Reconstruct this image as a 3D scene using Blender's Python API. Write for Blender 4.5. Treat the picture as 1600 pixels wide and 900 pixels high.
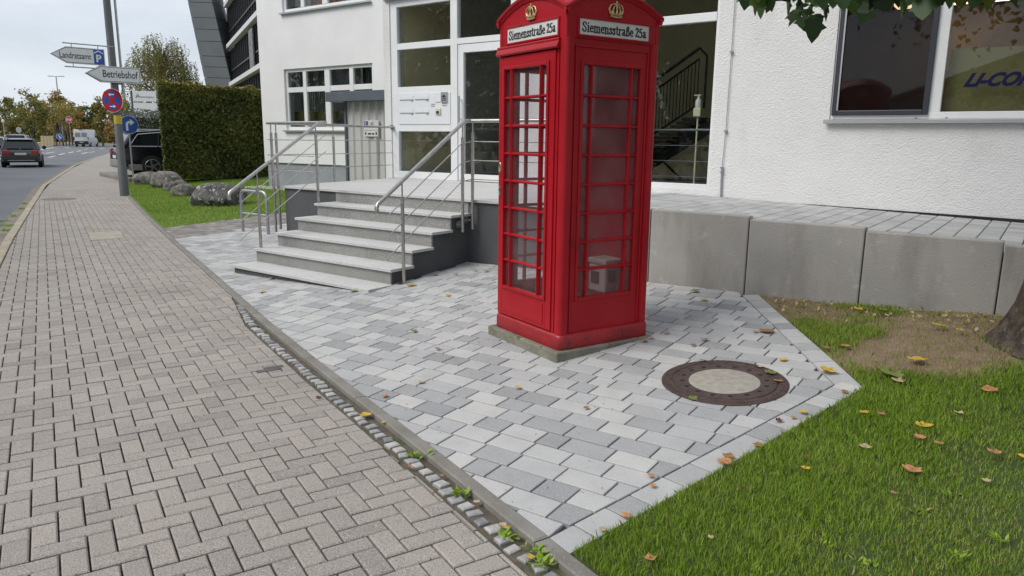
import bpy, bmesh, math, random
import numpy as np
from mathutils import Vector, Matrix
random.seed(7); RNG = np.random.default_rng(7)
for _o in list(bpy.data.objects): bpy.data.objects.remove(_o)
SC = bpy.context.scene; COL = SC.collection
# ------------------------------------------------------------------ camera
# world: X runs along the office facade, Y into the building, Z up; the camera stands on the pavement at the origin
FPX, PITCH, ROLL, HC, YAW = 1144.0, .1995, .0115, 1.6386, -.63
cp, sp, cr, sr = math.cos(PITCH), math.sin(PITCH), math.cos(ROLL), math.sin(ROLL)
_R = Matrix(((cr, -sr, 0), (sr, cr, 0), (0, 0, 1))) @ Matrix(((1, 0, 0), (0, -sp, -cp), (0, cp, -sp)))
_U = Vector((math.cos(YAW), math.sin(YAW))); _V = Vector((-math.sin(YAW), math.cos(YAW)))
_W = Matrix(((_U.x, _U.y, 0), (_V.x, _V.y, 0), (0, 0, 1)))
CAMR = _R @ _W.transposed()          # world -> camera (x right, y down, z forward)
CAMI = CAMR.transposed()
CPOS = Vector((0, 0, HC))
cam = bpy.data.cameras.new('camera'); camo = bpy.data.objects.new('camera', cam); COL.objects.link(camo)
cam.sensor_width = 36; cam.lens = 36 * FPX / 1600; cam.clip_start = .05; cam.clip_end = 4000
_rx, _dn, _fw = CAMR[0], CAMR[1], CAMR[2]
camo.matrix_world = Matrix(((_rx[0], -_dn[0], -_fw[0], 0), (_rx[1], -_dn[1], -_fw[1], 0), (_rx[2], -_dn[2], -_fw[2], HC), (0, 0, 0, 1)))
SC.camera = camo
SC.render.resolution_x, SC.render.resolution_y = 1024, 576
# ------------------------------------------------------------------ sky, sun, exposure
SUN_AZ, SUN_EL = math.radians(238), math.radians(48)
wd = bpy.data.worlds.new('World'); SC.world = wd; wd.use_nodes = True
nt = wd.node_tree; N = nt.nodes; L = nt.links
bg = N['Background']; bg.inputs[1].default_value = .085
sky = N.new('ShaderNodeTexSky'); sky.sky_type = 'NISHITA'; sky.sun_disc = False
sky.sun_elevation = SUN_EL; sky.sun_rotation = math.atan2(math.cos(SUN_AZ), math.sin(SUN_AZ)); sky.dust_density = 2.0
tc = N.new('ShaderNodeTexCoord'); mp = N.new('ShaderNodeMapping'); mp.inputs['Scale'].default_value = (1, 1, 3.2)
nz = N.new('ShaderNodeTexNoise'); nz.inputs['Scale'].default_value = 2.1; nz.inputs['Detail'].default_value = 7; nz.inputs['Roughness'].default_value = .58
rmp = N.new('ShaderNodeValToRGB'); rmp.color_ramp.elements[0].position = .36; rmp.color_ramp.elements[0].color = (.62, .62, .62, 1)
rmp.color_ramp.elements[1].position = .62; rmp.color_ramp.elements[1].color = (.97, .97, .97, 1)
cl = N.new('ShaderNodeMixRGB'); cl.inputs[1].default_value = (5.6, 6.3, 7.2, 1); cl.inputs[2].default_value = (7.3, 7.6, 8.0, 1)
mx = N.new('ShaderNodeMixRGB')
L.new(tc.outputs['Generated'], mp.inputs[0]); L.new(mp.outputs[0], nz.inputs['Vector']); L.new(nz.outputs['Fac'], rmp.inputs[0])
L.new(rmp.outputs[0], mx.inputs[0]); L.new(nz.outputs['Fac'], cl.inputs[0]); L.new(sky.outputs[0], mx.inputs[1]); L.new(cl.outputs[0], mx.inputs[2])
L.new(mx.outputs[0], bg.inputs[0])
sl = bpy.data.lights.new('sun', 'SUN'); sl.energy = 2.0; sl.angle = math.radians(32); sl.color = (1, .96, .9)
so = bpy.data.objects.new('sun', sl); COL.objects.link(so)
so.rotation_euler = Vector((math.cos(SUN_AZ) * math.cos(SUN_EL), math.sin(SUN_AZ) * math.cos(SUN_EL), math.sin(SUN_EL))).to_track_quat('Z', 'Y').to_euler()
SC.view_settings.view_transform = 'Standard'; SC.view_settings.look = 'None'; SC.view_settings.exposure = .55; SC.view_settings.gamma = 1
# ------------------------------------------------------------------ pixel -> place helpers (photo pixels, 1600 x 900)
def ray(x, y): return CAMI @ Vector(((x - 800) / FPX, (y - 450) / FPX, 1))
def PG(x, y, z=0.): d = ray(x, y); return CPOS + d * ((z - HC) / d.z)
def PY(x, y, yy): d = ray(x, y); return CPOS + d * (yy / d.y)
def PX(x, y, xx): d = ray(x, y); return CPOS + d * (xx / d.x)
def PP(x, y, p, n): d = ray(x, y); return CPOS + d * ((Vector(p) - CPOS).dot(n) / d.dot(n))
def PD(x, y, depth): return CPOS + ray(x, y) * depth
def interp(x, pts):                       # pts sorted by falling x
    if x >= pts[0][0]: a, b = pts[0], pts[1]
    elif x <= pts[-1][0]: a, b = pts[-2], pts[-1]
    else:
        for a, b in zip(pts, pts[1:]):
            if b[0] <= x <= a[0]: break
    return a[1] + (b[1] - a[1]) * (x - a[0]) / (b[0] - a[0])
KERB = [(4, .27), (-1.52, 2.37), (-2.48, 2.735), (-4.03, 3.31), (-5.64, 3.94), (-7.97, 4.90), (-10.86, 6.08), (-14.4, 7.55), (-20, 9.95), (-28, 13.7), (-40, 19.6), (-58, 29.0), (-80, 41)]
STREET = [(4, -2.6), (-10.5, 3.51), (-13.14, 4.62), (-18.6, 7.0), (-26.6, 10.5), (-43.5, 18.8), (-58, 26.5), (-80, 38.5)]
def kerb_y(x): return interp(x, KERB)
def street_y(x): return interp(x, STREET)
def gz(x, y):
    d = y - kerb_y(x)
    if d <= 0: return 0.
    m = .067 * min(1, max(.55, (x + 9.9) / 4.2))
    z = m * d
    if x < -6: z = min(z, .36)
    z += .10 * math.exp(-((x - .1) ** 2 + (y - 5.9) ** 2) / .9)
    return min(z, .62)
def GG(x, y):
    z = 0.
    for _ in range(40):
        q = PG(x, y, z); z = .5 * z + .5 * gz(q.x, q.y)
    return PG(x, y, z)
# ------------------------------------------------------------------ materials
MATS = {}
def mat(name, col, rough=.7, col2=None, scale=8., detail=4., bump=0., bscale=None, metal=0., tone=None, spec=.5, speck=None, transl=0., thr=(.35, .65), coat=0., dirt=None):
    """principled colour + noise mottling; tone = 'tone' attribute shifts towards a second/third colour per piece"""
    m = bpy.data.materials.new(name); m.use_nodes = True; nt = m.node_tree; N = nt.nodes; L = nt.links
    b = N['Principled BSDF']; b.inputs['Roughness'].default_value = rough; b.inputs['Metallic'].default_value = metal
    b.inputs['Specular IOR Level'].default_value = spec
    if coat: b.inputs['Coat Weight'].default_value = coat
    tc = N.new('ShaderNodeTexCoord'); out = None
    def noise(s, d=4., r=.55):
        n = N.new('ShaderNodeTexNoise'); n.inputs['Scale'].default_value = s; n.inputs['Detail'].default_value = d; n.inputs['Roughness'].default_value = r
        L.new(gm.outputs['Position'], n.inputs['Vector']); return n
    gm = N.new('ShaderNodeNewGeometry')
    def ramp(src, p0, p1, c0, c1):
        r = N.new('ShaderNodeValToRGB'); e = r.color_ramp.elements
        e[0].position, e[1].position = p0, p1; e[0].color = (*c0, 1); e[1].color = (*c1, 1); L.new(src, r.inputs[0]); return r.outputs[0]
    def mixc(fac, a, bb, mode='MIX'):
        x = N.new('ShaderNodeMixRGB'); x.blend_type = mode
        for i, s in enumerate((fac, a, bb)):
            if isinstance(s, (int, float)): x.inputs[i].default_value = s
            elif isinstance(s, tuple): x.inputs[i].default_value = (*s, 1)
            else: L.new(s, x.inputs[i])
        return x.outputs[0]
    cur = tuple(col)
    if tone:
        at = N.new('ShaderNodeAttribute'); at.attribute_name = 'tone'
        r = N.new('ShaderNodeValToRGB'); els = r.color_ramp.elements
        while len(els) < len(tone): els.new(.5)
        for i, c in enumerate(tone): els[i].position = i / (len(tone) - 1); els[i].color = (*c, 1)
        L.new(at.outputs['Fac'], r.inputs[0]); cur = r.outputs[0]
    if col2 is not None:
        n = noise(scale, detail)
        if tone: cur = mixc(1., cur, ramp(n.outputs['Fac'], thr[0], thr[1], (1, 1, 1), tuple(col2)), 'MULTIPLY')
        else: cur = ramp(n.outputs['Fac'], thr[0], thr[1], col, col2)
    if speck:                                  # (scale, lo, hi, colour): fine aggregate
        for (s, lo, hi, c) in speck:
            n = noise(s, 2., .6); f = ramp(n.outputs['Fac'], lo, hi, (0, 0, 0), (1, 1, 1)); cur = mixc(f, cur, c)
    if dirt:                                   # (scale, lo, hi, colour, squash z)
        s, lo, hi, c = dirt[:4]
        mpn = N.new('ShaderNodeMapping'); mpn.inputs['Scale'].default_value = dirt[4] if len(dirt) > 4 else (1, 1, 1)
        L.new(gm.outputs['Position'], mpn.inputs[0]); n = noise(s, 6., .6); L.new(mpn.outputs[0], n.inputs['Vector'])
        f = ramp(n.outputs['Fac'], lo, hi, (0, 0, 0), (1, 1, 1)); cur = mixc(f, cur, c)
    if isinstance(cur, tuple): b.inputs['Base Color'].default_value = (*cur, 1)
    else: L.new(cur, b.inputs['Base Color'])
    if bump:
        n = noise(bscale or scale * 3, 3., .6); bp = N.new('ShaderNodeBump'); bp.inputs['Strength'].default_value = min(1, bump); bp.inputs['Distance'].default_value = .01 * max(1, bump)
        L.new(n.outputs['Fac'], bp.inputs['Height']); L.new(bp.outputs[0], b.inputs['Normal'])
    if transl:
        t = N.new('ShaderNodeBsdfTranslucent'); ms = N.new('ShaderNodeMixShader'); ms.inputs[0].default_value = transl
        if isinstance(cur, tuple): t.inputs[0].default_value = (*cur, 1)
        else: L.new(cur, t.inputs[0])
        L.new(b.outputs[0], ms.inputs[1]); L.new(t.outputs[0], ms.inputs[2]); L.new(ms.outputs[0], N['Material Output'].inputs[0])
    MATS[name] = m; return m
def glass(name, tint=(.8, .85, .83), haze=0., hazecol=(.5, .5, .5), rough=.0, ior=1.5):
    m = bpy.data.materials.new(name); m.use_nodes = True; nt = m.node_tree; N = nt.nodes; L = nt.links
    N.remove(N['Principled BSDF'])
    tr = N.new('ShaderNodeBsdfTransparent'); tr.inputs[0].default_value = (*tint, 1)
    gl = N.new('ShaderNodeBsdfGlossy'); gl.inputs['Roughness'].default_value = rough; gl.inputs['Color'].default_value = (1, 1, 1, 1)
    fr = N.new('ShaderNodeFresnel'); fr.inputs['IOR'].default_value = ior
    gb = N.new('ShaderNodeNewGeometry'); iv = N.new('ShaderNodeMath'); iv.operation = 'SUBTRACT'; iv.inputs[0].default_value = 1; L.new(gb.outputs['Backfacing'], iv.inputs[1])
    ff = N.new('ShaderNodeMath'); ff.operation = 'MULTIPLY'; L.new(fr.outputs[0], ff.inputs[0]); L.new(iv.outputs[0], ff.inputs[1])   # only the outer face mirrors
    a = N.new('ShaderNodeMixShader'); L.new(ff.outputs[0], a.inputs[0]); L.new(gl.outputs[0], a.inputs[2])
    if haze:
        gm = N.new('ShaderNodeNewGeometry'); n = N.new('ShaderNodeTexNoise'); n.inputs['Scale'].default_value = 5; n.inputs['Detail'].default_value = 6; L.new(gm.outputs['Position'], n.inputs['Vector'])
        mu = N.new('ShaderNodeMath'); mu.operation = 'MULTIPLY'; mu.inputs[1].default_value = haze * 2; L.new(n.outputs['Fac'], mu.inputs[0])
        df = N.new('ShaderNodeBsdfDiffuse'); df.inputs[0].default_value = (*hazecol, 1)
        h = N.new('ShaderNodeMixShader'); L.new(mu.outputs[0], h.inputs[0]); L.new(tr.outputs[0], h.inputs[1]); L.new(df.outputs[0], h.inputs[2]); L.new(h.outputs[0], a.inputs[1])
    else: L.new(tr.outputs[0], a.inputs[1])
    L.new(a.outputs[0], N['Material Output'].inputs[0]); MATS[name] = m; return m
# ------------------------------------------------------------------ mesh builder
OFF = {}
class MB:
    def __init__(s): s.v = []; s.f = []; s.t = []; s.tone = .5
    def add(s, vs, fs):
        o = len(s.v); s.v += [tuple(p) for p in vs]; s.t += [s.tone] * len(vs); s.f += [tuple(i + o for i in f) for f in fs]; return s
    def box(s, x0, x1, y0, y1, z0, z1):
        return s.add([(x0, y0, z0), (x1, y0, z0), (x1, y1, z0), (x0, y1, z0), (x0, y0, z1), (x1, y0, z1), (x1, y1, z1), (x0, y1, z1)],
                     [(3, 2, 1, 0), (4, 5, 6, 7), (0, 1, 5, 4), (1, 2, 6, 5), (2, 3, 7, 6), (3, 0, 4, 7)])
    def obox(s, c, ax, ay, az):               # centre and three half-axis vectors
        c, ax, ay, az = map(Vector, (c, ax, ay, az))
        return s.add([c - ax - ay - az, c + ax - ay - az, c + ax + ay - az, c - ax + ay - az, c - ax - ay + az, c + ax - ay + az, c + ax + ay + az, c - ax + ay + az],
                     [(3, 2, 1, 0), (4, 5, 6, 7), (0, 1, 5, 4), (1, 2, 6, 5), (2, 3, 7, 6), (3, 0, 4, 7)])
    def prism(s, poly, vec):                  # 3-D polygon pushed along vec
        vec = Vector(vec); n = len(poly); a = [Vector(p) for p in poly]; b = [p + vec for p in a]
        return s.add(a + b, [tuple(range(n - 1, -1, -1)), tuple(range(n, 2 * n))] + [(i, (i + 1) % n, n + (i + 1) % n, n + i) for i in range(n)])
    def loft(s, rings, caps=True):
        n = len(rings[0]); vs = [p for r in rings for p in r]; fs = []
        for k in range(len(rings) - 1):
            for i in range(n): fs.append((k * n + i, k * n + (i + 1) % n, (k + 1) * n + (i + 1) % n, (k + 1) * n + i))
        if caps: fs += [tuple(range(n - 1, -1, -1)), tuple(range((len(rings) - 1) * n, len(rings) * n))]
        return s.add(vs, fs)
    def tube(s, pts, r, n=10, caps=True):
        pts = [Vector(p) for p in pts]; rs = r if isinstance(r, (list, tuple)) else [r] * len(pts)
        rings = []; ref = None
        for i, p in enumerate(pts):
            d = (pts[min(i + 1, len(pts) - 1)] - pts[max(i - 1, 0)]).normalized()
            if ref is None: ref = d.orthogonal().normalized()
            ref = (ref - d * ref.dot(d)); ref = ref.normalized() if ref.length > 1e-6 else d.orthogonal().normalized()
            q = d.cross(ref); rings.append([p + (ref * math.cos(2 * math.pi * k / n) + q * math.sin(2 * math.pi * k / n)) * rs[i] for k in range(n)])
        return s.loft(rings, caps)
    def lathe(s, prof, n=24, c=(0, 0, 0), ax=(0, 0, 1)):
        c = Vector(c); az = Vector(ax).normalized(); u = az.orthogonal().normalized(); w = az.cross(u)
        return s.loft([[c + az * z + (u * math.cos(2 * math.pi * k / n) + w * math.sin(2 * math.pi * k / n)) * r for k in range(n)] for r, z in prof])
    def build(s, name, m, parent=None, smooth=False, bevel=0., seg=2, recalc=True, kind=None):
        off = OFF.get(parent.name, Vector()) if parent else Vector()
        me = bpy.data.meshes.new(name); me.from_pydata([(p[0] - off.x, p[1] - off.y, p[2] - off.z) for p in s.v], [], s.f)
        a = me.attributes.new('tone', 'FLOAT', 'POINT'); a.data.foreach_set('value', s.t)
        if recalc:
            bm = bmesh.new(); bm.from_mesh(me); bmesh.ops.recalc_face_normals(bm, faces=bm.faces); bm.to_mesh(me); bm.free()
        if smooth: me.polygons.foreach_set('use_smooth', [True] * len(me.polygons))
        me.materials.append(MATS[m] if isinstance(m, str) else m)
        o = bpy.data.objects.new(name, me); COL.objects.link(o)
        if parent: o.parent = parent; OFF[o.name] = off
        if bevel:
            md = o.modifiers.new('bevel', 'BEVEL'); md.width = bevel; md.segments = seg; md.limit_method = 'ANGLE'; md.angle_limit = math.radians(35)
        if smooth and len(s.f) < 60000:
            try: me.set_sharp_from_angle(angle=math.radians(40))
            except Exception: pass
        if kind: o['kind'] = kind
        return o
def B(x0, x1, y0, y1, z0, z1): return MB().box(x0, x1, y0, y1, z0, z1)
def tag(o, label, cat=None, group=None, kind=None):
    if label: o['label'] = label
    if cat: o['category'] = cat
    if group: o['group'] = group
    if kind: o['kind'] = kind
    return o
def thing(name, label, cat, loc=(0, 0, 0), rz=0., group=None, local=False):
    """Empty at the thing's base. local=False: its parts are given in world coordinates; local=True: in the thing's own"""
    o = bpy.data.objects.new(name, None); COL.objects.link(o); o.empty_display_size = .2
    o.location = loc; o.rotation_euler = (0, 0, rz); tag(o, label, cat, group)
    OFF[o.name] = Vector() if local else Vector(loc)
    return o
def quads(name, P, m, parent=None, tone=None, kind=None):
    """P: (n, k, 3) array of polygons -> one mesh"""
    n, k, _ = P.shape; off = OFF.get(parent.name, Vector()) if parent else Vector()
    me = bpy.data.meshes.new(name); me.vertices.add(n * k); me.vertices.foreach_set('co', (P.reshape(-1, 3) - np.array(off)).astype(np.float32).ravel())
    me.loops.add(n * k); me.loops.foreach_set('vertex_index', np.arange(n * k, dtype=np.int32))
    me.polygons.add(n); me.polygons.foreach_set('loop_start', np.arange(0, n * k, k, dtype=np.int32)); me.polygons.foreach_set('loop_total', np.full(n, k, dtype=np.int32))
    me.update(calc_edges=True)
    if tone is not None:
        a = me.attributes.new('tone', 'FLOAT', 'POINT'); a.data.foreach_set('value', np.repeat(tone, k).astype(np.float32) if len(tone) == n else tone.astype(np.float32))
    me.materials.append(MATS[m]); o = bpy.data.objects.new(name, me); COL.objects.link(o)
    if parent: o.parent = parent; OFF[o.name] = off
    if kind: o['kind'] = kind
    return o
def text(body, m, parent, origin, xdir, up, size, name='lettering', width=None, bold=0., shear=0., depth=.001, align='LEFT'):
    cu = bpy.data.curves.new(name, 'FONT'); cu.body = body; cu.size = 1; cu.offset = bold; cu.shear = shear; cu.extrude = 0; cu.align_x = align; cu.resolution_u = 3
    ob = bpy.data.objects.new('tmp', cu); COL.objects.link(ob); bpy.context.view_layer.update()
    me = bpy.data.meshes.new_from_object(ob.evaluated_get(bpy.context.evaluated_depsgraph_get())); bpy.data.objects.remove(ob); bpy.data.curves.remove(cu)
    xs = [v.co.x for v in me.vertices]; w = max(xs) - min(xs); sx = (width / w) if width else size
    X = Vector(xdir).normalized(); Y = Vector(up).normalized(); o0 = Vector(origin); off = OFF.get(parent.name, Vector()) if parent else Vector()
    x0 = min(xs) if align == 'LEFT' else 0
    for v in me.vertices: p = o0 + X * ((v.co.x - x0) * sx) + Y * (v.co.y * size) - off; v.co = p
    me.name = name; me.materials.clear(); me.materials.append(MATS[m]); o = bpy.data.objects.new(name, me); COL.objects.link(o)
    if parent: o.parent = parent; OFF[o.name] = off
    return o
def clip(poly, p, n):                          # keep the side where (q-p).n >= 0 ; 2-D
    out = []
    for i in range(len(poly)):
        a, b = poly[i], poly[(i + 1) % len(poly)]
        da = (a[0] - p[0]) * n[0] + (a[1] - p[1]) * n[1]; db = (b[0] - p[0]) * n[0] + (b[1] - p[1]) * n[1]
        if da >= 0: out.append(a)
        if da * db < 0: t = da / (da - db); out.append((a[0] + (b[0] - a[0]) * t, a[1] + (b[1] - a[1]) * t))
    return out
def area(p): return abs(sum(p[i][0] * p[(i + 1) % len(p)][1] - p[(i + 1) % len(p)][0] * p[i][1] for i in range(len(p)))) / 2
def stone(mb, poly, zf, gap=.004, ch=.005, depth=.05, dz=0., tone=.5):
    """a paving stone: 2-D convex polygon shrunk by the joint, chamfered, on the height function zf"""
    cx = sum(p[0] for p in poly) / len(poly); cy = sum(p[1] for p in poly) / len(poly)
    a = sum(poly[i][0] * poly[(i + 1) % len(poly)][1] - poly[(i + 1) % len(poly)][0] * poly[i][1] for i in range(len(poly)))
    if a < 0: poly = poly[::-1]
    def inset(d):
        q = poly
        n = len(poly)
        for i in range(n):
            x0, y0 = poly[i]; x1, y1 = poly[(i + 1) % n]; l = math.hypot(x1 - x0, y1 - y0)
            if l < 1e-6: continue
            nn = (-(y1 - y0) / l, (x1 - x0) / l); q = clip(q, (x0 + nn[0] * d, y0 + nn[1] * d), nn)
            if len(q) < 3: return None
        return q
    o = inset(gap); t = inset(gap + ch)
    if not o: return False
    if not t or len(o) != len(t): t = o; ch = 0.
    n = len(o); mb.tone = tone
    vs = [(x, y, zf(x, y) + dz) for x, y in t] + [(x, y, zf(x, y) + dz - ch * .8) for x, y in o] + [(x, y, zf(x, y) + dz - depth) for x, y in o]
    fs = [tuple(range(n))] + [(n + i, n + (i + 1) % n, (i + 1) % n, i) for i in range(n)] + [(2 * n + i, 2 * n + (i + 1) % n, n + (i + 1) % n, n + i) for i in range(n)]
    mb.add(vs, fs); return True
def wall_holes(mb, x0, x1, z0, z1, holes, y0, y1):
    xs = sorted({x0, x1, *[h[0] for h in holes], *[h[1] for h in holes]}); zs = sorted({z0, z1, *[h[2] for h in holes], *[h[3] for h in holes]})
    for a, b in zip(xs, xs[1:]):
        run = None
        for c, d in zip(zs, zs[1:]):
            mx_, mz_ = (a + b) / 2, (c + d) / 2
            inside = any(h[0] < mx_ < h[1] and h[2] < mz_ < h[3] for h in holes)
            if not inside: run = (run[0], d) if run else (c, d)
            if inside and run: mb.box(a, b, y0, y1, *run); run = None
        if run: mb.box(a, b, y0, y1, *run)
    return mb
# ================================================================== GROUND
mat('asphalt', (.105, .112, .125), .85, (.15, .155, .168), .35, 6, .25, 160, thr=(.3, .7), speck=[(260, .62, .75, (.24, .24, .25))])
mat('far_ground', (.30, .25, .15), .95, (.2, .22, .08), .05, 5)
mat('joint_sand', (.075, .07, .06), .95, (.13, .12, .10), 6, 5, .4, 120)
mat('joint_dark', (.075, .073, .07), .95, (.05, .05, .048), 5, 5)
mat('soil', (.07, .058, .045), .95, (.12, .10, .075), 14, 6, .8, 90, dirt=(9, .56, .66, (.05, .075, .02)))
mat('walk_paver', None or (.3, .27, .24), .88, (.8, .78, .77), 1.1, 6, .35, 260, tone=((.205, .187, .17), (.27, .245, .222), (.305, .277, .248), (.335, .30, .265)), thr=(.42, .75),
    speck=[(230, .54, .62, (.44, .405, .37)), (170, .57, .64, (.13, .115, .105)), (40, .70, .75, (.09, .085, .08))])
mat('light_paver', (.5, .5, .5), .85, (.86, .86, .86), 5, 6, .22, 300, tone=((.235, .24, .247), (.29, .295, .30), (.355, .358, .36), (.41, .41, .405), (.45, .445, .43)), thr=(.40, .72),
    speck=[(260, .57, .66, (.27, .275, .28)), (340, .58, .66, (.52, .52, .52)), (28, .72, .76, (.16, .155, .15))])
mat('old_paver', (.25, .235, .22), .9, (.75, .74, .72), 2, 6, .2, 200, tone=((.15, .145, .14), (.22, .205, .195), (.29, .275, .26)))
mat('kerb_concrete', (.215, .205, .185), .9, (.15, .14, .122), 3.5, 7, .4, 200, speck=[(170, .6, .7, (.31, .295, .265))])
mat('mosaic_stone', (.3, .3, .3), .8, (.75, .75, .75), 30, 4, .3, 150, tone=((.20, .20, .205), (.33, .33, .33), (.44, .43, .41)))
mat('beige_kerb', (.40, .345, .27), .9, (.30, .26, .20), 3, 6, .3, 150, speck=[(140, .62, .72, (.2, .18, .15))])
mat('gutter', (.24, .21, .17), .92, (.15, .135, .11), 4, 6, .3, 120)
mat('dirt', (.17, .12, .085), .97, (.72, .70, .66), 7, 7, .9, 60, tone=((.050, .075, .018), (.085, .08, .03), (.185, .13, .09), (.225, .16, .11)))
mat('grass_blade', (.1, .2, .03), .55, tone=((.07, .13, .014), (.145, .255, .022), (.245, .375, .034), (.31, .40, .075), (.46, .37, .17)), transl=.35, spec=.3)
mat('white_paint', (.72, .72, .70), .7, (.5, .5, .49), 3, 6)
ground = MB().add([(-900, -700, -.2), (900, -700, -.2), (900, 900, -.2), (-900, 900, -.2)], [(0, 1, 2, 3)]).build('ground', 'far_ground'); tag(ground, 'flat open ground reaching to the horizon', kind='structure')
# road: everything on the street side of the pavement
ro = [(x, street_y(x) - .36) for x in (14, 4, -10.5, -13.1, -18.6, -26.6, -34, -43.5, -58, -78)] + [(-96, 60), (-104, 92), (-150, 78), (-140, 40), (-70, -18), (14, -24)]
rd = MB().add([(x, y, -.08) for x, y in ro], [tuple(range(len(ro)))]).build('road', 'asphalt'); tag(rd, 'grey asphalt road bending to the right', kind='structure')
marks = [((76, 246), (86, 243.6)), ((71, 239.6), (85, 237.4)), ((92, 241.8), (101, 239.8)), ((107, 238.8), (115, 237.2)), ((120, 236.6), (127, 235.2)), ((128, 240), (136.5, 238)), ((139, 238.2), (148, 237)),
         ((102, 231), (109, 230)), ((132, 233.2), (138, 232.4)), ((141, 231.2), (148, 230.4)), ((63, 234), (84, 230.2)), ((84, 230.2), (110, 227.6)), ((0, 246), (5, 244.4)), ((63, 239.6), (69, 238.8)), ((156, 232), (163, 231.2))]
for a, b in marks:
    p, q = PG(*a, -.076), PG(*b, -.076); d = (q - p).normalized(); n = Vector((-d.y, d.x, 0)) * .09
    tag(MB().add([p - n, q - n, q + n, p + n], [(0, 1, 2, 3)]).build('lane_marking', 'white_paint', rd), None)
# gutter strip and beige kerb along the street
gut = MB(); xs = [6, 2, -2, -6, -10.5, -13.1, -16, -18.6, -22, -26.6, -32, -38, -43.5, -50, -58, -66, -78]
gut.add([(x, street_y(x) - .13, -.074) for x in xs] + [(x, street_y(x) - .4, -.074) for x in xs], [(i, i + 1, len(xs) + i + 1, len(xs) + i) for i in range(len(xs) - 1)])
tag(gut.build('gutter', 'gutter'), 'worn brown gutter strip beside the road', kind='structure')
skb = MB().add([(x, street_y(x) + .01, -.02) for x in xs] + [(x, street_y(x) - .14, -.02) for x in xs], [(i, i + 1, len(xs) + i + 1, len(xs) + i) for i in range(len(xs) - 1)]).build('street_kerb', 'joint_sand'); tag(skb, 'row of beige kerb stones between road and pavement', kind='structure')
x = -7.
while x > -62:
    x1 = x - .9; y0, y1 = street_y(x), street_y(x1); m_ = MB(); dz = random.uniform(-.002, .006)
    stone(m_, [(x, y0), (x1, y1), (x1, y1 - .145), (x, y0 - .145)], lambda a, b: .008, .005, .008, .1, dz)
    m_.build('kerb_stone', 'beige_kerb', skb); x = x1
# brick-paved walk -------------------------------------------------
KA = math.radians(-21.6); E1 = (math.cos(KA), math.sin(KA)); E2 = (-E1[1], E1[0])
MOS0, MOS1 = -5.6, 1.2                           # stretch with a row of small mosaic stones beside the kerb
def walk_edge(x):                               # far (building) edge of the brickwork
    w = .235 if MOS0 < x < 3 else (.085 + .15 * max(0, 1 - (MOS0 - x) / 1.2) if x <= MOS0 else .235)
    return kerb_y(x) - w
xs = [6, 3, 1, -1, -2.5, -4, -5.6, -7, -8, -10, -12, -14.4, -17, -20, -24, -28, -34, -40, -48, -58, -70, -80]
base = MB().add([(x, street_y(x), -.03) for x in xs] + [(x, kerb_y(x) - .03, -.03) for x in xs], [(i, i + 1, len(xs) + i + 1, len(xs) + i) for i in range(len(xs) - 1)])
walk = base.build('pavement', 'joint_sand'); tag(walk, 'herringbone brick pavement beside the road', kind='structure')
def slope_n(f, x):                              # unit normal of a boundary curve pointing to falling y
    m_ = (f(x + .05) - f(x - .05)) / .1; l = math.hypot(m_, 1); return (m_ / l, -1 / l)
cells = []
S = .1
for i in range(-30, 270):
    for j in range(-45, 60):
        k = (i - j) % 4
        if k == 0: r = (i, i + 2, j, j + 1)
        elif k == 3: r = (i, i + 1, j, j + 2)
        else: continue
        q = [(-(a * S) * E1[0] + b * S * E2[0] + .9 * E1[0], -(a * S) * E1[1] + b * S * E2[1] + .9 * E1[1]) for a, b in ((r[0], r[2]), (r[1], r[2]), (r[1], r[3]), (r[0], r[3]))]
        cx = sum(p[0] for p in q) / 4; cy = sum(p[1] for p in q) / 4
        if cx > 2 or cx < -24 or cy > kerb_y(cx) or cy < street_y(cx) - .05: continue
        fx, fy = -.589 * cx + .808 * cy, .808 * cx + .589 * cy     # camera-space depth and side
        if fx < .9 or abs(fy) > fx * .78 + .5: continue
        q = clip(q, (cx, walk_edge(cx)), slope_n(walk_edge, cx)); n2 = slope_n(street_y, cx)
        if len(q) >= 3: q = clip(q, (cx, street_y(cx) + .005), (-n2[0], -n2[1]))
        if len(q) < 3 or area(q) < .0012: continue
        cells.append((math.hypot(cx, cy), q, cx, cy))
cells.sort(key=lambda c: c[0])
flat = lambda x, y: 0.
rest = MB(); nsep = 0
for d, q, cx, cy in cells:
    t = min(1, max(0, random.gauss(.55, .24))); dz = random.uniform(-.0022, .0022)
    if nsep < 300:
        m_ = MB()
        if stone(m_, q, flat, .0038, .006, .04, dz, t): m_.build('paving_brick', 'walk_paver', walk, recalc=False); nsep += 1
    else: stone(rest, q, flat, .0038, .004, .03, dz, t)
rest.build('paving_bricks', 'walk_paver', walk, recalc=False, kind='stuff')
far = MB().add([(x, street_y(x) + .01, -.006) for x in xs if x <= -20] + [(x, kerb_y(x) - .08, -.006) for x in xs if x <= -20], [(i, i + 1, len([x for x in xs if x <= -20]) + i + 1, len([x for x in xs if x <= -20]) + i) for i in range(len([x for x in xs if x <= -20]) - 1)])
far.build('far_brickwork', 'walk_paver', walk, kind='stuff')
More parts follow.
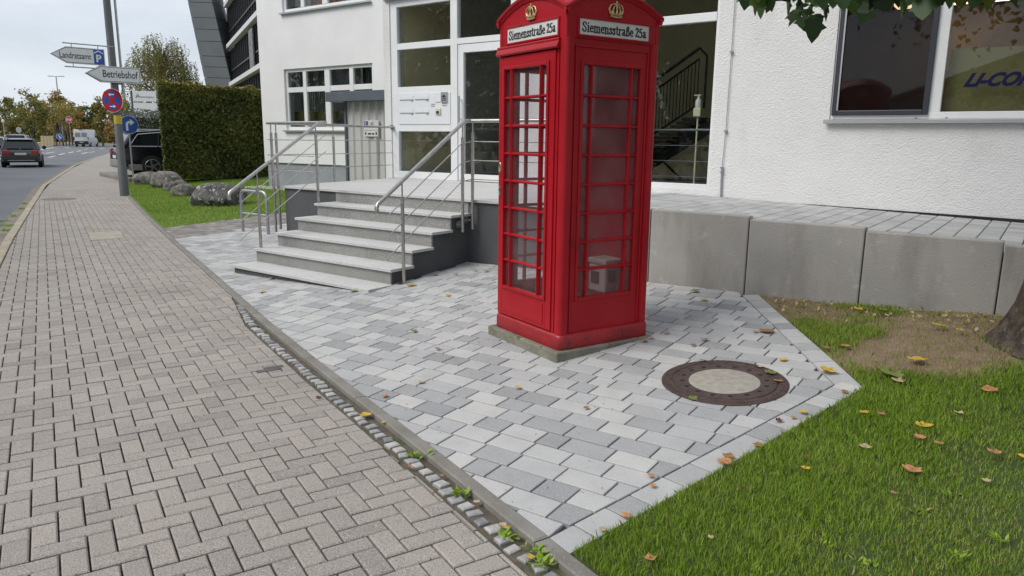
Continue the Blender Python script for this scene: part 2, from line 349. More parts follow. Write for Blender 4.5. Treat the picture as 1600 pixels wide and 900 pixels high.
# worn service covers set in the brick pavement
mat('cover_cement', (.36, .32, .27), .9, (.28, .25, .21), 6, 5, .3, 120); mat('cover_iron', (.21, .165, .15), .6, (.14, .11, .10), 12, 5, .4, 90, metal=.3)
mat('tar_patch', (.06, .057, .054), .9, (.10, .095, .09), 12, 4, .4, 150)
p = [PG(*c) for c in ((139, 364), (189, 361), (193, 372), (141, 376))]
tag(MB().prism([(v.x, v.y, -.02) for v in p], (0, 0, .026)).build('patch_slab', 'cover_cement', bevel=.004), 'pale cement patch slab set in the brick pavement', 'patch')
p = [PG(*c) for c in ((398, 577), (442, 570), (444, 576), (402, 583))]
tag(MB().prism([(v.x, v.y, -.02) for v in p], (0, 0, .0212)).build('tar_patch', 'tar_patch'), 'dark tar repair strip between bricks near the kerb', 'patch')
c = PG(92, 311); tag(MB().lathe([(.0, -.02), (.40, -.02), (.40, .006), (.36, .009), (.34, .004), (.0, .006)], 28, (c.x, c.y, 0)).build('pavement_manhole', 'cover_iron', smooth=True), 'round iron manhole cover in the brick pavement by the road', 'manhole')
# kerb between pavement and forecourt ----------------------------
ks = [4.2, 3.2]; kb = MB().add([(x, kerb_y(x) + .0, -.02) for x in xs if x > -30] + [(x, kerb_y(x) - .24, -.02) for x in xs if x > -30], [(i, i + 1, len([x for x in xs if x > -30]) + i + 1, len([x for x in xs if x > -30]) + i) for i in range(len([x for x in xs if x > -30]) - 1)])
kerb = kb.build('edging_kerb', 'soil'); tag(kerb, 'narrow concrete kerb edging between brick pavement and forecourt', kind='structure')
x = .93 * .0 - .56 + .03
kx = [2.4, 1.35, .37]
x = -.58
while x > -27:                                    # stones one metre long
    y = kerb_y(x); x1 = x - .937; y1 = kerb_y(x1)
    n = slope_n(kerb_y, (x + x1) / 2); m_ = MB()
    stone(m_, [(x, y), (x1, y1), (x1 + n[0] * .08, y1 + n[1] * .08), (x + n[0] * .08, y + n[1] * .08)], flat, .0025, .008, .12, .012 + random.uniform(-.003, .003))
    m_.build('kerb_stone', 'kerb_concrete', kerb, recalc=False); x = x1
m_ = MB(); stone(m_, [(-.58, kerb_y(-.58)), (1.4, kerb_y(1.4)), (1.37, kerb_y(1.4) - .08), (-.61, kerb_y(-.58) - .08)], flat, .002, .008, .12, .012); m_.build('kerb_stone', 'kerb_concrete', kerb, recalc=False)
x = .2
while x > MOS0 - .8:                             # mosaic stones
    y = kerb_y(x) - .168 + random.uniform(-.012, .012); a = KA + random.uniform(-.2, .2); h1, h2 = random.uniform(.023, .031), random.uniform(.026, .037)
    if x < MOS0: y += .075 * min(1, (MOS0 - x) / 1.0)
    ca, sa = math.cos(a), math.sin(a)
    q = [(x + ca * u - sa * v + random.uniform(-.004, .004), y + sa * u + ca * v + random.uniform(-.004, .004)) for u, v in ((-h1, -h2), (h1, -h2), (h1, h2), (-h1, h2))]
    m_ = MB(); stone(m_, q, flat, .001, .007, .03, random.uniform(-.008, .001), random.random())
    m_.build('mosaic_stone', 'mosaic_stone', kerb, recalc=False); x -= random.uniform(.066, .084)
# forecourt of light concrete stones ------------------------------
BC = (-.77, 4.71); B0 = (-1.385, 2.32); B1 = (-2.05, 6.66)   # outer corner and ends of the edging course
def unit(a, b): l = math.hypot(b[0] - a[0], b[1] - a[1]); return ((b[0] - a[0]) / l, (b[1] - a[1]) / l)
u1 = unit(B0, BC); n1 = (-u1[1], u1[0]); u2 = unit(BC, B1); n2 = (-u2[1], u2[0])       # n points inside (to falling x)
STX0, STX1, STY0, GOING, RISE, T1Z, LZ, LY = -7.97, -5.54, 5.09, .3256, .1669, .109, .944, 6.72
fc = MB(); gx = np.linspace(-12.9, -.6, 42); gy = np.linspace(0, 1, 14)
vs = []; fs = []
for x in gx:
    y1 = 6.75 if x > -9.1 else 13.6
    if x > B1[0]: y1 = min(y1, BC[1] + (x - BC[0]) * (B1[1] - BC[1]) / (B1[0] - BC[0]))
    y0 = kerb_y(x)
    if x > B0[0]: y0 = B0[1] + (x - B0[0]) * (BC[1] - B0[1]) / (BC[0] - B0[0])
    if x > BC[0]: y0 = y1 = BC[1]
    for t in gy: y = y0 + (y1 - y0) * t; vs.append((x, y, gz(x, y) - .02))
fc.add(vs, [(i * 14 + j, (i + 1) * 14 + j, (i + 1) * 14 + j + 1, i * 14 + j + 1) for i in range(len(gx) - 1) for j in range(13)])
fore = fc.build('forecourt', 'joint_dark'); tag(fore, 'forecourt of pale grey concrete paving stones', kind='structure')
MANC, MANR = (-1.535, 4.42), .385
lst = []
ROW = .1485; W = .15
y = 2.2; r = 0
while y < 9.5:
    x = -.4 - random.uniform(0, .2)
    xe = -11.3
    while x > xe:
        w = random.choice((.15, .19, .24, .24, .28)); q = [(x, y), (x - w, y), (x - w, y + ROW), (x, y + ROW)]; cx, cy = x - w / 2, y + ROW / 2; x -= w
        if cy < kerb_y(cx) - .2 or (cx > -9.1 and cy > 6.74) or (STX0 + .1 < cx < STX1 - .1 and cy > STY0 + .2): continue
        if math.hypot(cx - MANC[0], cy - MANC[1]) < MANR - .14: continue
        nk = slope_n(kerb_y, cx); q = clip(q, (cx, kerb_y(cx) + .002), (-nk[0], -nk[1]))
        if len(q) > 2: q = clip(q, (BC[0] + n1[0] * W, BC[1] + n1[1] * W), n1)
        if len(q) > 2: q = clip(q, (BC[0] + n2[0] * W, BC[1] + n2[1] * W), n2)
        if len(q) > 2: q = clip(q, (0, 6.74 if cx > -9.1 else 20), (0, -1))
        if len(q) < 3 or area(q) < .0015: continue
        lst.append((math.hypot(cx, cy), q))
    y += ROW; r += 1
for a, u, n, ln in ((B0, u1, n1, math.hypot(BC[0] - B0[0], BC[1] - B0[1])), (BC, u2, n2, math.hypot(B1[0] - BC[0], B1[1] - BC[1]))):
    s = 0.
    while s < ln - .02:
        w = min(random.choice((.24, .24, .2, .16)), ln - s); p0 = (a[0] + u[0] * s, a[1] + u[1] * s); p1 = (a[0] + u[0] * (s + w), a[1] + u[1] * (s + w))
        q = [p0, p1, (p1[0] + n[0] * W, p1[1] + n[1] * W), (p0[0] + n[0] * W, p0[1] + n[1] * W)]
        if a is BC: q = clip(q, BC, n1)                       # mitre at the corner
        else: q = clip(q, BC, n2)
        q = clip(q, (q[0][0], kerb_y(q[0][0]) + .0), (.35, .93)) if len(q) > 2 and q[0][1] < 2.7 else q
        if len(q) > 2 and area(q) > .001: lst.append((math.hypot(*p0), q))
        s += w
lst.sort(key=lambda c: c[0])
rest = MB(); nsep = 0
for d, q in lst:
    t = random.choice((.05, .2, .3, .45, .5, .62, .7, .8, .95)) + random.uniform(-.06, .06); t = min(1, max(0, t)); dz = random.uniform(-.0015, .0015)
    if nsep < 300:
        m_ = MB()
        if stone(m_, q, gz, .0050, .0032, .05, dz, t): m_.build('paving_stone', 'light_paver', fore, recalc=False); nsep += 1
    else: stone(rest, q, gz, .0056, .003, .04, dz, t)
rest.build('paving_stones', 'light_paver', fore, recalc=False, kind='stuff')
rest = MB(); y = 5.9
while y < 13.2:                                     # older grey paving beside the lawn
    x = -11.3
    while x > -12.75:
        w = .2; q = [(x, y), (x - w, y), (x - w, y + .1), (x, y + .1)]; cx, cy = x - .1, y + .05; x -= w
        nk = slope_n(kerb_y, cx); q = clip(q, (cx, kerb_y(cx) + .01), (-nk[0], -nk[1]))
        if len(q) > 2 and area(q) > .002: stone(rest, q, gz, .003, .004, .03, 0, random.random())
    x = -9.1
    y += .1
y = 9.5
while y < 13.4:
    for k in range(11):
        x = -9.1 - k * .2; q = [(x, y), (x - .2, y), (x - .2, y + .15), (x, y + .15)]; stone(rest, q, gz, .004, .004, .03, 0, random.random())
    y += .15
rest.build('old_paving_stones', 'old_paver', fore, recalc=False, kind='stuff')
# manhole cover
mat('iron', (.105, .070, .062), .55, (.06, .043, .04), 25, 5, .5, 120, metal=.35); mat('cover_concrete', (.36, .335, .29), .9, (.27, .25, .22), 20, 5, .5, 220, speck=[(180, .6, .7, (.17, .155, .13))])
mat('hole', (.012, .011, .010), .9)
mz = gz(*MANC) + .002
sl_ = (gz(MANC[0], MANC[1] + .3) - gz(MANC[0], MANC[1] - .3)) / .6; slx = (gz(MANC[0] + .3, MANC[1]) - gz(MANC[0] - .3, MANC[1])) / .6; ax = Vector((-slx, -sl_, 1)).normalized()
mh = thing('manhole_cover', 'round iron manhole cover with a concrete centre set in the pale paving', 'manhole', (MANC[0], MANC[1], mz))
cc = (MANC[0], MANC[1], mz)
MB().lathe([(0, -.03), (.392, -.03), (.392, .004), (.385, .007), (.330, .007), (.328, .002), (.322, .002), (.320, .007), (.225, .007), (.222, .001), (0, .001)], 56, cc, ax).build('iron_ring', 'iron', mh, smooth=True)
MB().lathe([(0, 0), (.221, 0), (.221, .004), (.21, .0065), (0, .008)], 48, cc, ax).build('concrete_centre', 'cover_concrete', mh, smooth=True)
uu = ax.orthogonal().normalized(); ww = ax.cross(uu)
for k in range(16):
    a = 2 * math.pi * k / 16 + .1; pc = Vector(cc) + (uu * math.cos(a) + ww * math.sin(a)) * .262 + ax * .0055
    MB().lathe([(0, 0), (.0165, 0), (.0165, .0022), (0, .0022)], 12, pc, ax).build('vent_hole', 'hole', mh)
for rr, nn, hh in ((.305, 44, .011), (.352, 56, .013), (.376, 60, .008)):
    for_ = MB()
    for k in range(nn):
        a = 2 * math.pi * k / nn; rd_ = uu * math.cos(a) + ww * math.sin(a); tn = ax.cross(rd_)
        for_.obox(Vector(cc) + rd_ * rr + ax * .0075, rd_ * hh * .8, tn * (rr * 2 * math.pi / nn * .36), ax * .0016)
    for_.build('tread_pattern', 'iron', mh, kind='stuff')
# lawns ------------------------------------------------------------
def in_right_lawn(x, y):
    if y > 6.66 or x > 5: return False
    if y < kerb_y(x) + .015: return False
    if (x - BC[0]) * n1[0] + (y - BC[1]) * n1[1] < -.0 and y <= BC[1] + .6 and x > B0[0] - .02:
        pass
    ins1 = (x - BC[0]) * n1[0] + (y - BC[1]) * n1[1] > 0; ins2 = (x - BC[0]) * n2[0] + (y - BC[1]) * n2[1] > 0
    return not (ins1 and ins2)
def vnoise(x, y, s, seed=0):
    x, y = x * s + seed * 17.3, y * s + seed * 5.1
    return .5 + .25 * (np.sin(x * 1.7 + 1.3 * np.sin(y * 1.1)) + np.sin(y * 2.1 + 1.7 * np.sin(x * .9 + 2)))
TREE = (.10, 5.83)
def bare(x, y):                                  # 1 = bare earth round the tree, 0 = lawn
    d = np.hypot((x - TREE[0]) * .8, y - TREE[1]); v = vnoise(x, y, 1.9, 1)
    back = np.clip((y - 4.72 - .5 * (x + .77) + .35 * (vnoise(x, y, 4, 7) - .5)) / .3, 0, 1)
    spot = np.clip((vnoise(x, y, 2.6, 3) + .25 * (vnoise(x, y, 9, 4) - .5) - .44) * 4, 0, 1)
    return np.clip(back * (1 - .85 * spot * (d > .75)), 0, 1)
gx = np.linspace(-2.4, 7, 64); gyy = np.linspace(-1.2, 6.70, 60); vs = []; fs = []
for x in gx:
    for y in gyy: vs.append((x, max(y, kerb_y(x)), gz(x, max(y, kerb_y(x))) - .004 + (.012 * math.sin(x * 7 + y * 3) * math.sin(y * 8 - x * 2) if y > kerb_y(x) + .2 else 0)))
ny = len(gyy)
for i in range(len(gx) - 1):
    for j in range(ny - 1):
        cx, cy = (gx[i] + gx[i + 1]) / 2, (gyy[j] + gyy[j + 1]) / 2
        if cy > kerb_y(cx) - .15 and (in_right_lawn(cx, max(cy, kerb_y(cx) + .03)) or in_right_lawn(cx + .1, cy + .1) or in_right_lawn(cx + .1, cy - .1)) : fs.append((i * ny + j, (i + 1) * ny + j, (i + 1) * ny + j + 1, i * ny + j + 1))
_lm = MB().add(vs, fs); _lm.t = [float(bare(np.array([v[0]]), np.array([v[1]]))[0]) for v in vs]; lw = _lm.build('lawn', 'dirt', smooth=True, recalc=False); tag(lw, 'lawn with bare earth around the tree beside the forecourt', kind='structure')
lw.location.z = -.012
def grass(name, label, n, bounds, inside, dens, hgt, wid, tonef, parent=None):
    x = RNG.uniform(bounds[0], bounds[1], n); y = RNG.uniform(bounds[2], bounds[3], n)
    k = np.array([inside(a, b) for a, b in zip(x, y)]); x, y = x[k], y[k]
    k = RNG.random(len(x)) < dens(x, y); x, y = x[k], y[k]; n = len(x)
    z = np.array([gz(a, b) for a, b in zip(x, y)]) - .008
    h = hgt(x, y) * RNG.uniform(.55, 1.25, n); a = RNG.uniform(0, 2 * np.pi, n); ln = RNG.uniform(.1, .75, n) * h; b = RNG.uniform(0, 2 * np.pi, n); w = wid * RNG.uniform(.7, 1.3, n)
    P = np.zeros((n, 5, 3)); ca, sa = np.cos(a), np.sin(a)
    base = np.stack([x, y, z], 1); side = np.stack([ca * w, sa * w, 0 * w], 1); bend = np.stack([np.cos(b) * ln, np.sin(b) * ln, 0 * ln], 1); up = np.stack([0 * h, 0 * h, h], 1)
    P[:, 0] = base - side; P[:, 1] = base + side; P[:, 2] = base + side * .75 + bend * .3 + up * .6; P[:, 3] = base + bend + up * .97; P[:, 4] = base - side * .75 + bend * .3 + up * .6
    return tag(quads(name, P, 'grass_blade', parent, np.clip(tonef(x, y, n), 0, 1)), label, 'grass', kind='stuff')
def dens_r(x, y): return np.clip(1 - bare(x, y), .05, 1) * (1 - .55 * rough_zone(x, y) * np.clip((vnoise(x, y, 4.3, 6) - .35) * 3, 0, 1))
def rough_zone(x, y): return np.clip((x - (-.68 + .17 * (y - 2.6)) + .10 * (vnoise(x, y, 5, 8) - .5)) / .22, 0, 1) * np.clip((5.0 - y) / .5, 0, 1)    # clipped, weedier turf to the right
grass('lawn_grass', 'short green lawn grass beside the forecourt', 380000, (-1.75, 3.6, .9, 6.62), in_right_lawn, dens_r,
      lambda x, y: .043 - .016 * rough_zone(x, y) - .008 * bare(x, y), .0017,
      lambda x, y, n: .47 + .14 * (vnoise(x, y, 3.1, 2) - .5) - .16 * rough_zone(x, y) * (RNG.random(n) < .6) + .14 * (vnoise(x, y, .9, 5) - .5) + RNG.normal(0, .14, n) + .42 * (RNG.random(n) < (.04 + .16 * rough_zone(x, y) + .35 * bare(x, y))))
grass('dry_straw', 'dry straw and thin grass strewn over the bare earth by the tree', 26000, (-2.1, 2.6, 4.4, 6.64), in_right_lawn, lambda x, y: np.clip(bare(x, y), 0, 1) * np.clip(.25 + 1.2 * vnoise(x, y, 2.2, 9), 0, 1), lambda x, y: .022 + 0 * x, .0016,
      lambda x, y, n: np.where(RNG.random(n) < .72, .95, .5) + RNG.normal(0, .07, n))
gx = np.linspace(-34, -12.75, 40); gt = np.linspace(0, 1, 16); vs = []
for x in gx:
    for t in gt: y = kerb_y(x) + .01 + (24 - kerb_y(x)) * t; vs.append((x, y, gz(x, y) - .012))
ll = MB().add(vs, [(i * 16 + j, (i + 1) * 16 + j, (i + 1) * 16 + j + 1, i * 16 + j + 1) for i in range(39) for j in range(15)])
mat('turf', (.07, .125, .02), .95, (.10, .16, .03), 2.5, 6, .5, 40)
llo = ll.build('far_lawn', 'turf', smooth=True, recalc=False); tag(llo, 'mown lawn with boulders in front of the hedge', kind='structure')
grass('far_lawn_grass', 'mown green grass around the boulders', 90000, (-27, -12.8, 6.4, 17), lambda x, y: kerb_y(x) + .05 < y < 15.5 + .0 * x and y < 13.3 + .35 * max(0, -16 - x), lambda x, y: np.ones(len(x)), lambda x, y: .04 + 0 * x, .007,
      lambda x, y, n: .5 + .2 * (vnoise(x, y, .8, 2) - .5) + RNG.normal(0, .15, n))
# weeds along the kerb and the gutter
wx = RNG.uniform(-1.9, -.7, 700); wy = np.array([kerb_y(a) - .12 for a in wx]) + RNG.normal(0, .02, 700)
def tuft(cx, cy, n, r, h, label, grp):
    x = cx + RNG.normal(0, r, n); y = cy + RNG.normal(0, r * .6, n); a = RNG.uniform(0, 2 * np.pi, n); L_ = h * RNG.uniform(.5, 1.2, n); w = .35 * L_ * RNG.uniform(.3, .8, n)
    d = np.stack([np.cos(a), np.sin(a), 0 * a], 1); s_ = np.stack([-np.sin(a), np.cos(a), 0 * a], 1); base = np.stack([x, y, np.array([gz(p, q) for p, q in zip(x, y)]) - .003], 1); el = RNG.uniform(.15, .8, n)[:, None]
    tip = base + d * L_[:, None] + np.array([0, 0, 1]) * el * L_[:, None]; mid = base + (tip - base) * .55
    P = np.stack([base, mid + s_ * w[:, None], tip, mid - s_ * w[:, None]], 1)
    return tag(quads('weed', P, 'grass_blade', None, np.clip(RNG.normal(.5, .15, n), 0, 1)), label, 'weed', grp)
for px, py in ((838, 860), (850, 880), (792, 838), (720, 772), (650, 712)):
    p = PG(px, py); tuft(p.x, p.y, 26, .022, .045, 'small green weed growing in the joint of mosaic stones beside the kerb', 'weeds in the kerb joint')
for px, py in ((12, 352), (22, 338), (33, 326), (40, 318), (8, 360), (3, 345)):
    p = PG(px, py, -.07); o = tuft(p.x, p.y, 40, .09, .07, 'grass tuft growing in the gutter at the road edge', 'weeds in the gutter'); o.location.z = -.07
for px, py in ((1290, 850), (1350, 880), (1500, 870), (1440, 800), (1560, 840), (1180, 890), (1310, 535), (1480, 770)):
    p = GG(px, py); tuft(p.x, p.y, 16, .018, .035, 'broad-leaved weed rosette growing in the clipped lawn', 'weeds in the lawn')
# ================================================================== TELEPHONE BOX
mat('red_paint', (.30, .004, .010), .42, (.37, .010, .017), 2.2, 6, .12, 60, thr=(.35, .75), dirt=(7, .67, .72, (.17, .008, .012)), speck=[(70, .76, .79, (.09, .02, .02))], spec=.28)
mat('red_plinth', (.31, .008, .015), .45, (.22, .008, .012), 6, 7, .5, 45, dirt=(13, .62, .66, (.10, .014, .014)), speck=[(60, .745, .76, (.45, .33, .31))])
mat('gold', (.62, .50, .27), .42, (.36, .27, .11), 60, 3, .3, 90, metal=.55); mat('brass', (.50, .38, .22), .4, (.3, .22, .12), 30, 3, metal=.7)
mat('sign_white', (.58, .58, .57), .4, (.52, .52, .51), 8, 4); mat('black_print', (.012, .012, .013), .5)
mat('slab_concrete', (.21, .195, .155), .95, (.13, .125, .095), 6, 7, .8, 50, speck=[(90, .62, .72, (.30, .28, .24))], dirt=(11, .58, .68, (.075, .075, .035)))
mat('device_grey', (.50, .50, .45), .5, (.42, .42, .38), 9, 4); mat('screen_dark', (.03, .035, .04), .25)
glass('booth_glass', (.94, .93, .94), .05, (.42, .36, .37), .02, 1.4); glass('booth_glass_dusty', (.80, .74, .76), .17, (.40, .25, .26), .05, 1.4)
BX, BY, BZ, BS, BR = -2.936, 4.808, .1666, .94, math.radians(-20.66)
booth = thing('phone_booth', 'red cast-iron telephone box with gold crowns and glazed panes on the pale paving', 'phone booth', (BX, BY, BZ), BR, local=True); booth.scale = (BS, BS, BS)
def rsq(h, r, z, n=5):
    o = []
    for k, (sx, sy) in enumerate(((1, 1), (-1, 1), (-1, -1), (1, -1))):
        for i in range(n + 1):
            a = math.pi / 2 * (k + i / n); o.append((sx * (h - r) + r * math.cos(a), sy * (h - r) + r * math.sin(a), z))
    return o
MB().loft([rsq(.455, .045, 0), rsq(.459, .045, .012), rsq(.459, .045, .098), rsq(.452, .042, .113), rsq(.44, .04, .120)]).build('plinth', 'red_plinth', booth, smooth=True)
MB().box(-.42, .42, -.40, .42, .118, .128).build('floor', 'slab_concrete', booth)
def arc(cx, cy, r, a0, a1, n=5): return [(cx + r * math.cos(a0 + (a1 - a0) * i / n), cy + r * math.sin(a0 + (a1 - a0) * i / n)) for i in range(n + 1)]
for sx, sy in ((1, 1), (-1, 1), (-1, -1), (1, -1)):
    pr = [(.352, .385), (.352, .426), (.362, .426), (.366, .436), (.376, .436), (.380, .446)] + arc(.414, .414, .032, math.pi / 2, 0, 6) + [(.446, .380), (.436, .376), (.436, .366), (.426, .362), (.426, .352), (.385, .352), (.385, .385)]
    pr = [(x * sx, y * sy, .118) for x, y in pr]
    MB().prism(pr, (0, 0, 2.17)).build('corner_post', 'red_paint', booth)
def F(side):                                      # face frame: local (u along the face to the right seen from outside, d outwards, z)
    a = {'door': ((1, 0), (0, -1)), 'right': ((0, 1), (1, 0)), 'back': ((-1, 0), (0, 1)), 'left': ((0, -1), (-1, 0))}[side]
    return lambda u, d, z: (a[0][0] * u + a[1][0] * d, a[0][1] * u + a[1][1] * d, z)
def fbox(mb, f, u0, u1, d0, d1, z0, z1):
    mb.add([f(u0, d0, z0), f(u1, d0, z0), f(u1, d1, z0), f(u0, d1, z0), f(u0, d0, z1), f(u1, d0, z1), f(u1, d1, z1), f(u0, d1, z1)],
           [(3, 2, 1, 0), (4, 5, 6, 7), (0, 1, 5, 4), (1, 2, 6, 5), (2, 3, 7, 6), (3, 0, 4, 7)]); return mb
def bar(mb, f, u0, u1, z0, z1, d0, d1, vert):        # moulded glazing bar with a ridge
    c = (u0 + u1) / 2 if vert else (z0 + z1) / 2
    if vert: sec = lambda e: [f(u0, d0, e), f(u0, (d0 + d1) / 2, e), f(c - .004, d1, e), f(c + .004, d1, e), f(u1, (d0 + d1) / 2, e), f(u1, d0, e)]
    else: sec = lambda e: [f(e, d0, z0), f(e, (d0 + d1) / 2, z0), f(e, d1, c - .004), f(e, d1, c + .004), f(e, (d0 + d1) / 2, z1), f(e, d0, z1)]
    mb.loft([sec(z0), sec(z1)] if vert else [sec(u0), sec(u1)])
def glazed(parent, f, u0, u1, z0, z1, dface, gmat, uL, uR, rows=8):
    fr = MB(); w = .026
    fbox(fr, f, u0, u0 + w, dface - .035, dface + .012, z0, z1); fbox(fr, f, u1 - w, u1, dface - .035, dface + .012, z0, z1)
    fbox(fr, f, u0 + w, u1 - w, dface - .035, dface + .012, z0, z0 + w); fbox(fr, f, u0 + w, u1 - w, dface - .035, dface + .012, z1 - w, z1)
    fr.build('window_frame', 'red_paint', parent, bevel=.004)
    hh = (z1 - z0 - 2 * w) / rows
    for k in range(1, rows): z = z0 + w + hh * k; g = MB(); bar(g, f, u0 + w, u1 - w, z - .012, z + .012, dface - .03, dface + .004, False); g.build('glazing_bar', 'red_paint', parent)
    for u in (uL, uR): g = MB(); bar(g, f, u - .0105, u + .0105, z0 + w, z1 - w, dface - .03, dface + .008, True); g.build('glazing_bar', 'red_paint', parent)
    for k in range(rows):
        for a, b in ((u0 + w, uL), (uL, uR), (uR, u1 - w)):
            z = z0 + w + hh * k; fbox(MB(), f, a, b, dface - .022, dface - .018, z, z + hh).build('pane', gmat, parent)
# door (street side)
f = F('door'); door = MB()
DU0, DU1, DZ0, DZ1 = -.432, .322, .128, 2.205; WU0, WU1, WZ0, WZ1 = -.368, .256, .352, 2.132
fbox(door, f, DU0, WU0, .405, .448, DZ0, DZ1); fbox(door, f, WU1, DU1, .405, .448, DZ0, DZ1); fbox(door, f, WU0, WU1, .405, .448, DZ0, WZ0); fbox(door, f, WU0, WU1, .405, .448, WZ1, DZ1)
dr = door.build('door', 'red_paint', booth, bevel=.004)
fbox(MB(), f, WU0 + .02, WU1 - .03, .4475, .4535, DZ0 + .03, WZ0 - .03).build('kick_panel', 'red_paint', dr, bevel=.004)
glazed(dr, f, WU0, WU1, WZ0, WZ1, .448, 'booth_glass', WU0 + .115, WU1 - .112)
hd = MB(); hd.lathe([(0, 0), (.019, 0), (.022, .004), (.019, .009), (.012, .009), (.010, .004), (0, .004)], 20, (0, 0, 0), (0, -1, 0)); hd.v = [(x - .402, y - .449, z * 2.1 + 1.342) for x, y, z in hd.v]
hd.build('handle', 'brass', dr, smooth=True)
lk = fbox(MB(), f, -.418, -.392, .447, .456, 1.115, 1.195); lk.build('lock', 'brass', dr, bevel=.004)
kc = MB(); kc.lathe([(0, 0), (.008, 0), (.008, .004), (0, .004)], 12, f(-.405, .4555, 1.165), (0, -1, 0)); kc.build('keyhole', 'hole', dr)
st_ = MB(); fbox(st_, f, .322, .352, .40, .436, .12, 2.25); fbox(st_, f, -.352, .352, .40, .430, 2.207, 2.28); st_.build('door_surround', 'red_paint', booth, bevel=.003)
# moulded cornice over the door
co = MB(); sec = [(.43, 2.282), (.458, 2.282), (.461, 2.272), (.457, 2.262), (.470, 2.235), (.474, 2.222), (.466, 2.212), (.43, 2.212)]
co.loft([[f(u, d, z) for d, z in sec] for u in (-.448, .372)]); co.build('cornice', 'red_paint', booth)
# glazed right and back sides, solid left side
for sd in ('right', 'back', 'left'):
    f = F(sd); fr = MB(); PU, WU, z0, z1 = .352, .298, .362, 2.128
    fbox(fr, f, -PU, -WU, .39, .426, .118, 2.28); fbox(fr, f, WU, PU, .39, .426, .118, 2.28)
    if sd == 'back': fbox(fr, f, -WU, WU, .39, .424, .118, 2.28)
    else: fbox(fr, f, -WU, WU, .39, .426, .118, z0); fbox(fr, f, -WU, WU, .39, .426, z1, 2.28)
    pn = fr.build('side_panel', 'red_paint', booth)
    fbox(MB(), f, -.352, -.338, .425, .437, .128, 2.222).build('panel_bead', 'red_paint', pn, bevel=.003); fbox(MB(), f, .338, .352, .425, .437, .128, 2.222).build('panel_bead', 'red_paint', pn, bevel=.003)
    fbox(MB(), f, -.352, .352, .425, .437, 2.222, 2.236).build('panel_bead', 'red_paint', pn, bevel=.003)
    if sd != 'back': glazed(pn, f, -WU, WU, z0, z1, .424, 'booth_glass_dusty' if sd == 'right' else 'booth_glass', -WU + .108, WU - .104)
# head: fascia with lettered signs, arched pediments, crowns, sail dome
def archz(u): return 2.462 + .132 * (1 - (u / .445) ** 2)
GLY = {'S': (.66, [[(.53, .74), (.52, .86), (.42, .96), (.27, .98), (.13, .9), (.11, .74), (.22, .6), (.42, .46), (.53, .32), (.49, .12), (.33, .02), (.17, .06), (.08, .16), (.07, .3)]]),
 'i': (.34, [[(.17, .0), (.17, .66)], [(.06, .66), (.17, .66)], [(.06, .02), (.29, .02)], [(.17, .88), (.17, .93)]]),
 'e': (.54, [[(.1, .37), (.45, .37), (.44, .53), (.29, .65), (.14, .55), (.1, .33), (.16, .12), (.3, .03), (.46, .12)]]),
 'm': (.98, [[(.17, 0), (.17, .65)], [(.05, .65), (.17, .65)], [(.17, .5), (.33, .64), (.47, .6), (.49, .48), (.49, 0)], [(.49, .5), (.64, .64), (.79, .6), (.81, .48), (.81, 0)], [(.07, .02), (.28, .02)], [(.39, .02), (.6, .02)], [(.71, .02), (.92, .02)]]),
 'n': (.66, [[(.17, 0), (.17, .65)], [(.05, .65), (.17, .65)], [(.17, .5), (.33, .64), (.47, .6), (.49, .48), (.49, 0)], [(.07, .02), (.28, .02)], [(.39, .02), (.6, .02)]]),
 's': (.48, [[(.37, .5), (.34, .61), (.23, .65), (.12, .58), (.14, .46), (.29, .34), (.38, .22), (.33, .07), (.21, .02), (.1, .08), (.08, .18)]]),
 't': (.4, [[(.19, .85), (.19, .14), (.25, .04), (.36, .09)], [(.05, .64), (.36, .64)]]),
 'r': (.5, [[(.17, 0), (.17, .65)], [(.05, .65), (.17, .65)], [(.17, .48), (.28, .62), (.42, .6)], [(.07, .02), (.3, .02)]]),
 'a': (.55, [[(.11, .52), (.16, .62), (.29, .65), (.38, .57), (.38, .12), (.44, .04), (.52, .08)], [(.38, .38), (.2, .31), (.11, .19), (.15, .06), (.26, .04), (.38, .14)]]),
 'ß': (.62, [[(.17, 0), (.17, .78), (.24, .94), (.37, .97), (.46, .87), (.44, .72), (.34, .58), (.44, .48), (.53, .3), (.48, .1), (.38, .03), (.3, .08)], [(.06, .02), (.17, .02)]]),
 '2': (.56, [[(.1, .76), (.16, .92), (.28, .97), (.41, .9), (.43, .72), (.34, .5), (.12, .12)], [(.1, .07), (.48, .07)], [(.48, .07), (.5, .22)]]),
 '5': (.56, [[(.46, .93), (.18, .93)], [(.18, .93), (.14, .56)], [(.14, .56), (.3, .6), (.43, .5), (.46, .3), (.4, .1), (.24, .02), (.1, .08)]]), ' ': (.26, [])}
def hull(pts):
    pts = sorted(set(pts)); h = []
    for seq in (pts, pts[::-1]):
        c = []
        for p in seq:
            while len(c) > 1 and (c[-1][0] - c[-2][0]) * (p[1] - c[-2][1]) - (c[-1][1] - c[-2][1]) * (p[0] - c[-2][0]) <= 1e-12: c.pop()
            c.append(p)
        h += c[:-1]
    return h
def serif_text(s, f, d, u0, u1, z0, cap, parent):
    tw = sum(GLY[c][0] for c in s); k = (u1 - u0) / tw; x = u0; mb = MB(); e = 0
    for c in s:
        w, ps = GLY[c]
        for p in ps:
            for a, b in zip(p, p[1:]):
                pts = []
                for q in (a, b):
                    for sx, sy in ((-1, -.35), (-.6, -1), (.6, -1), (1, -.35), (1, .35), (.6, 1), (-.6, 1), (-1, .35)): pts.append((x + (q[0] + sx * .098) * k, z0 + q[1] * cap + sy * .036 * cap / .66))
                h = hull([(round(u, 6), round(z, 6)) for u, z in pts]); e += 1
                mb.add([f(u, d + e % 7 * .00015, z) for u, z in h], [tuple(range(len(h)))])
        x += w * k
    return mb.build('lettering', 'black_print', parent, recalc=False)
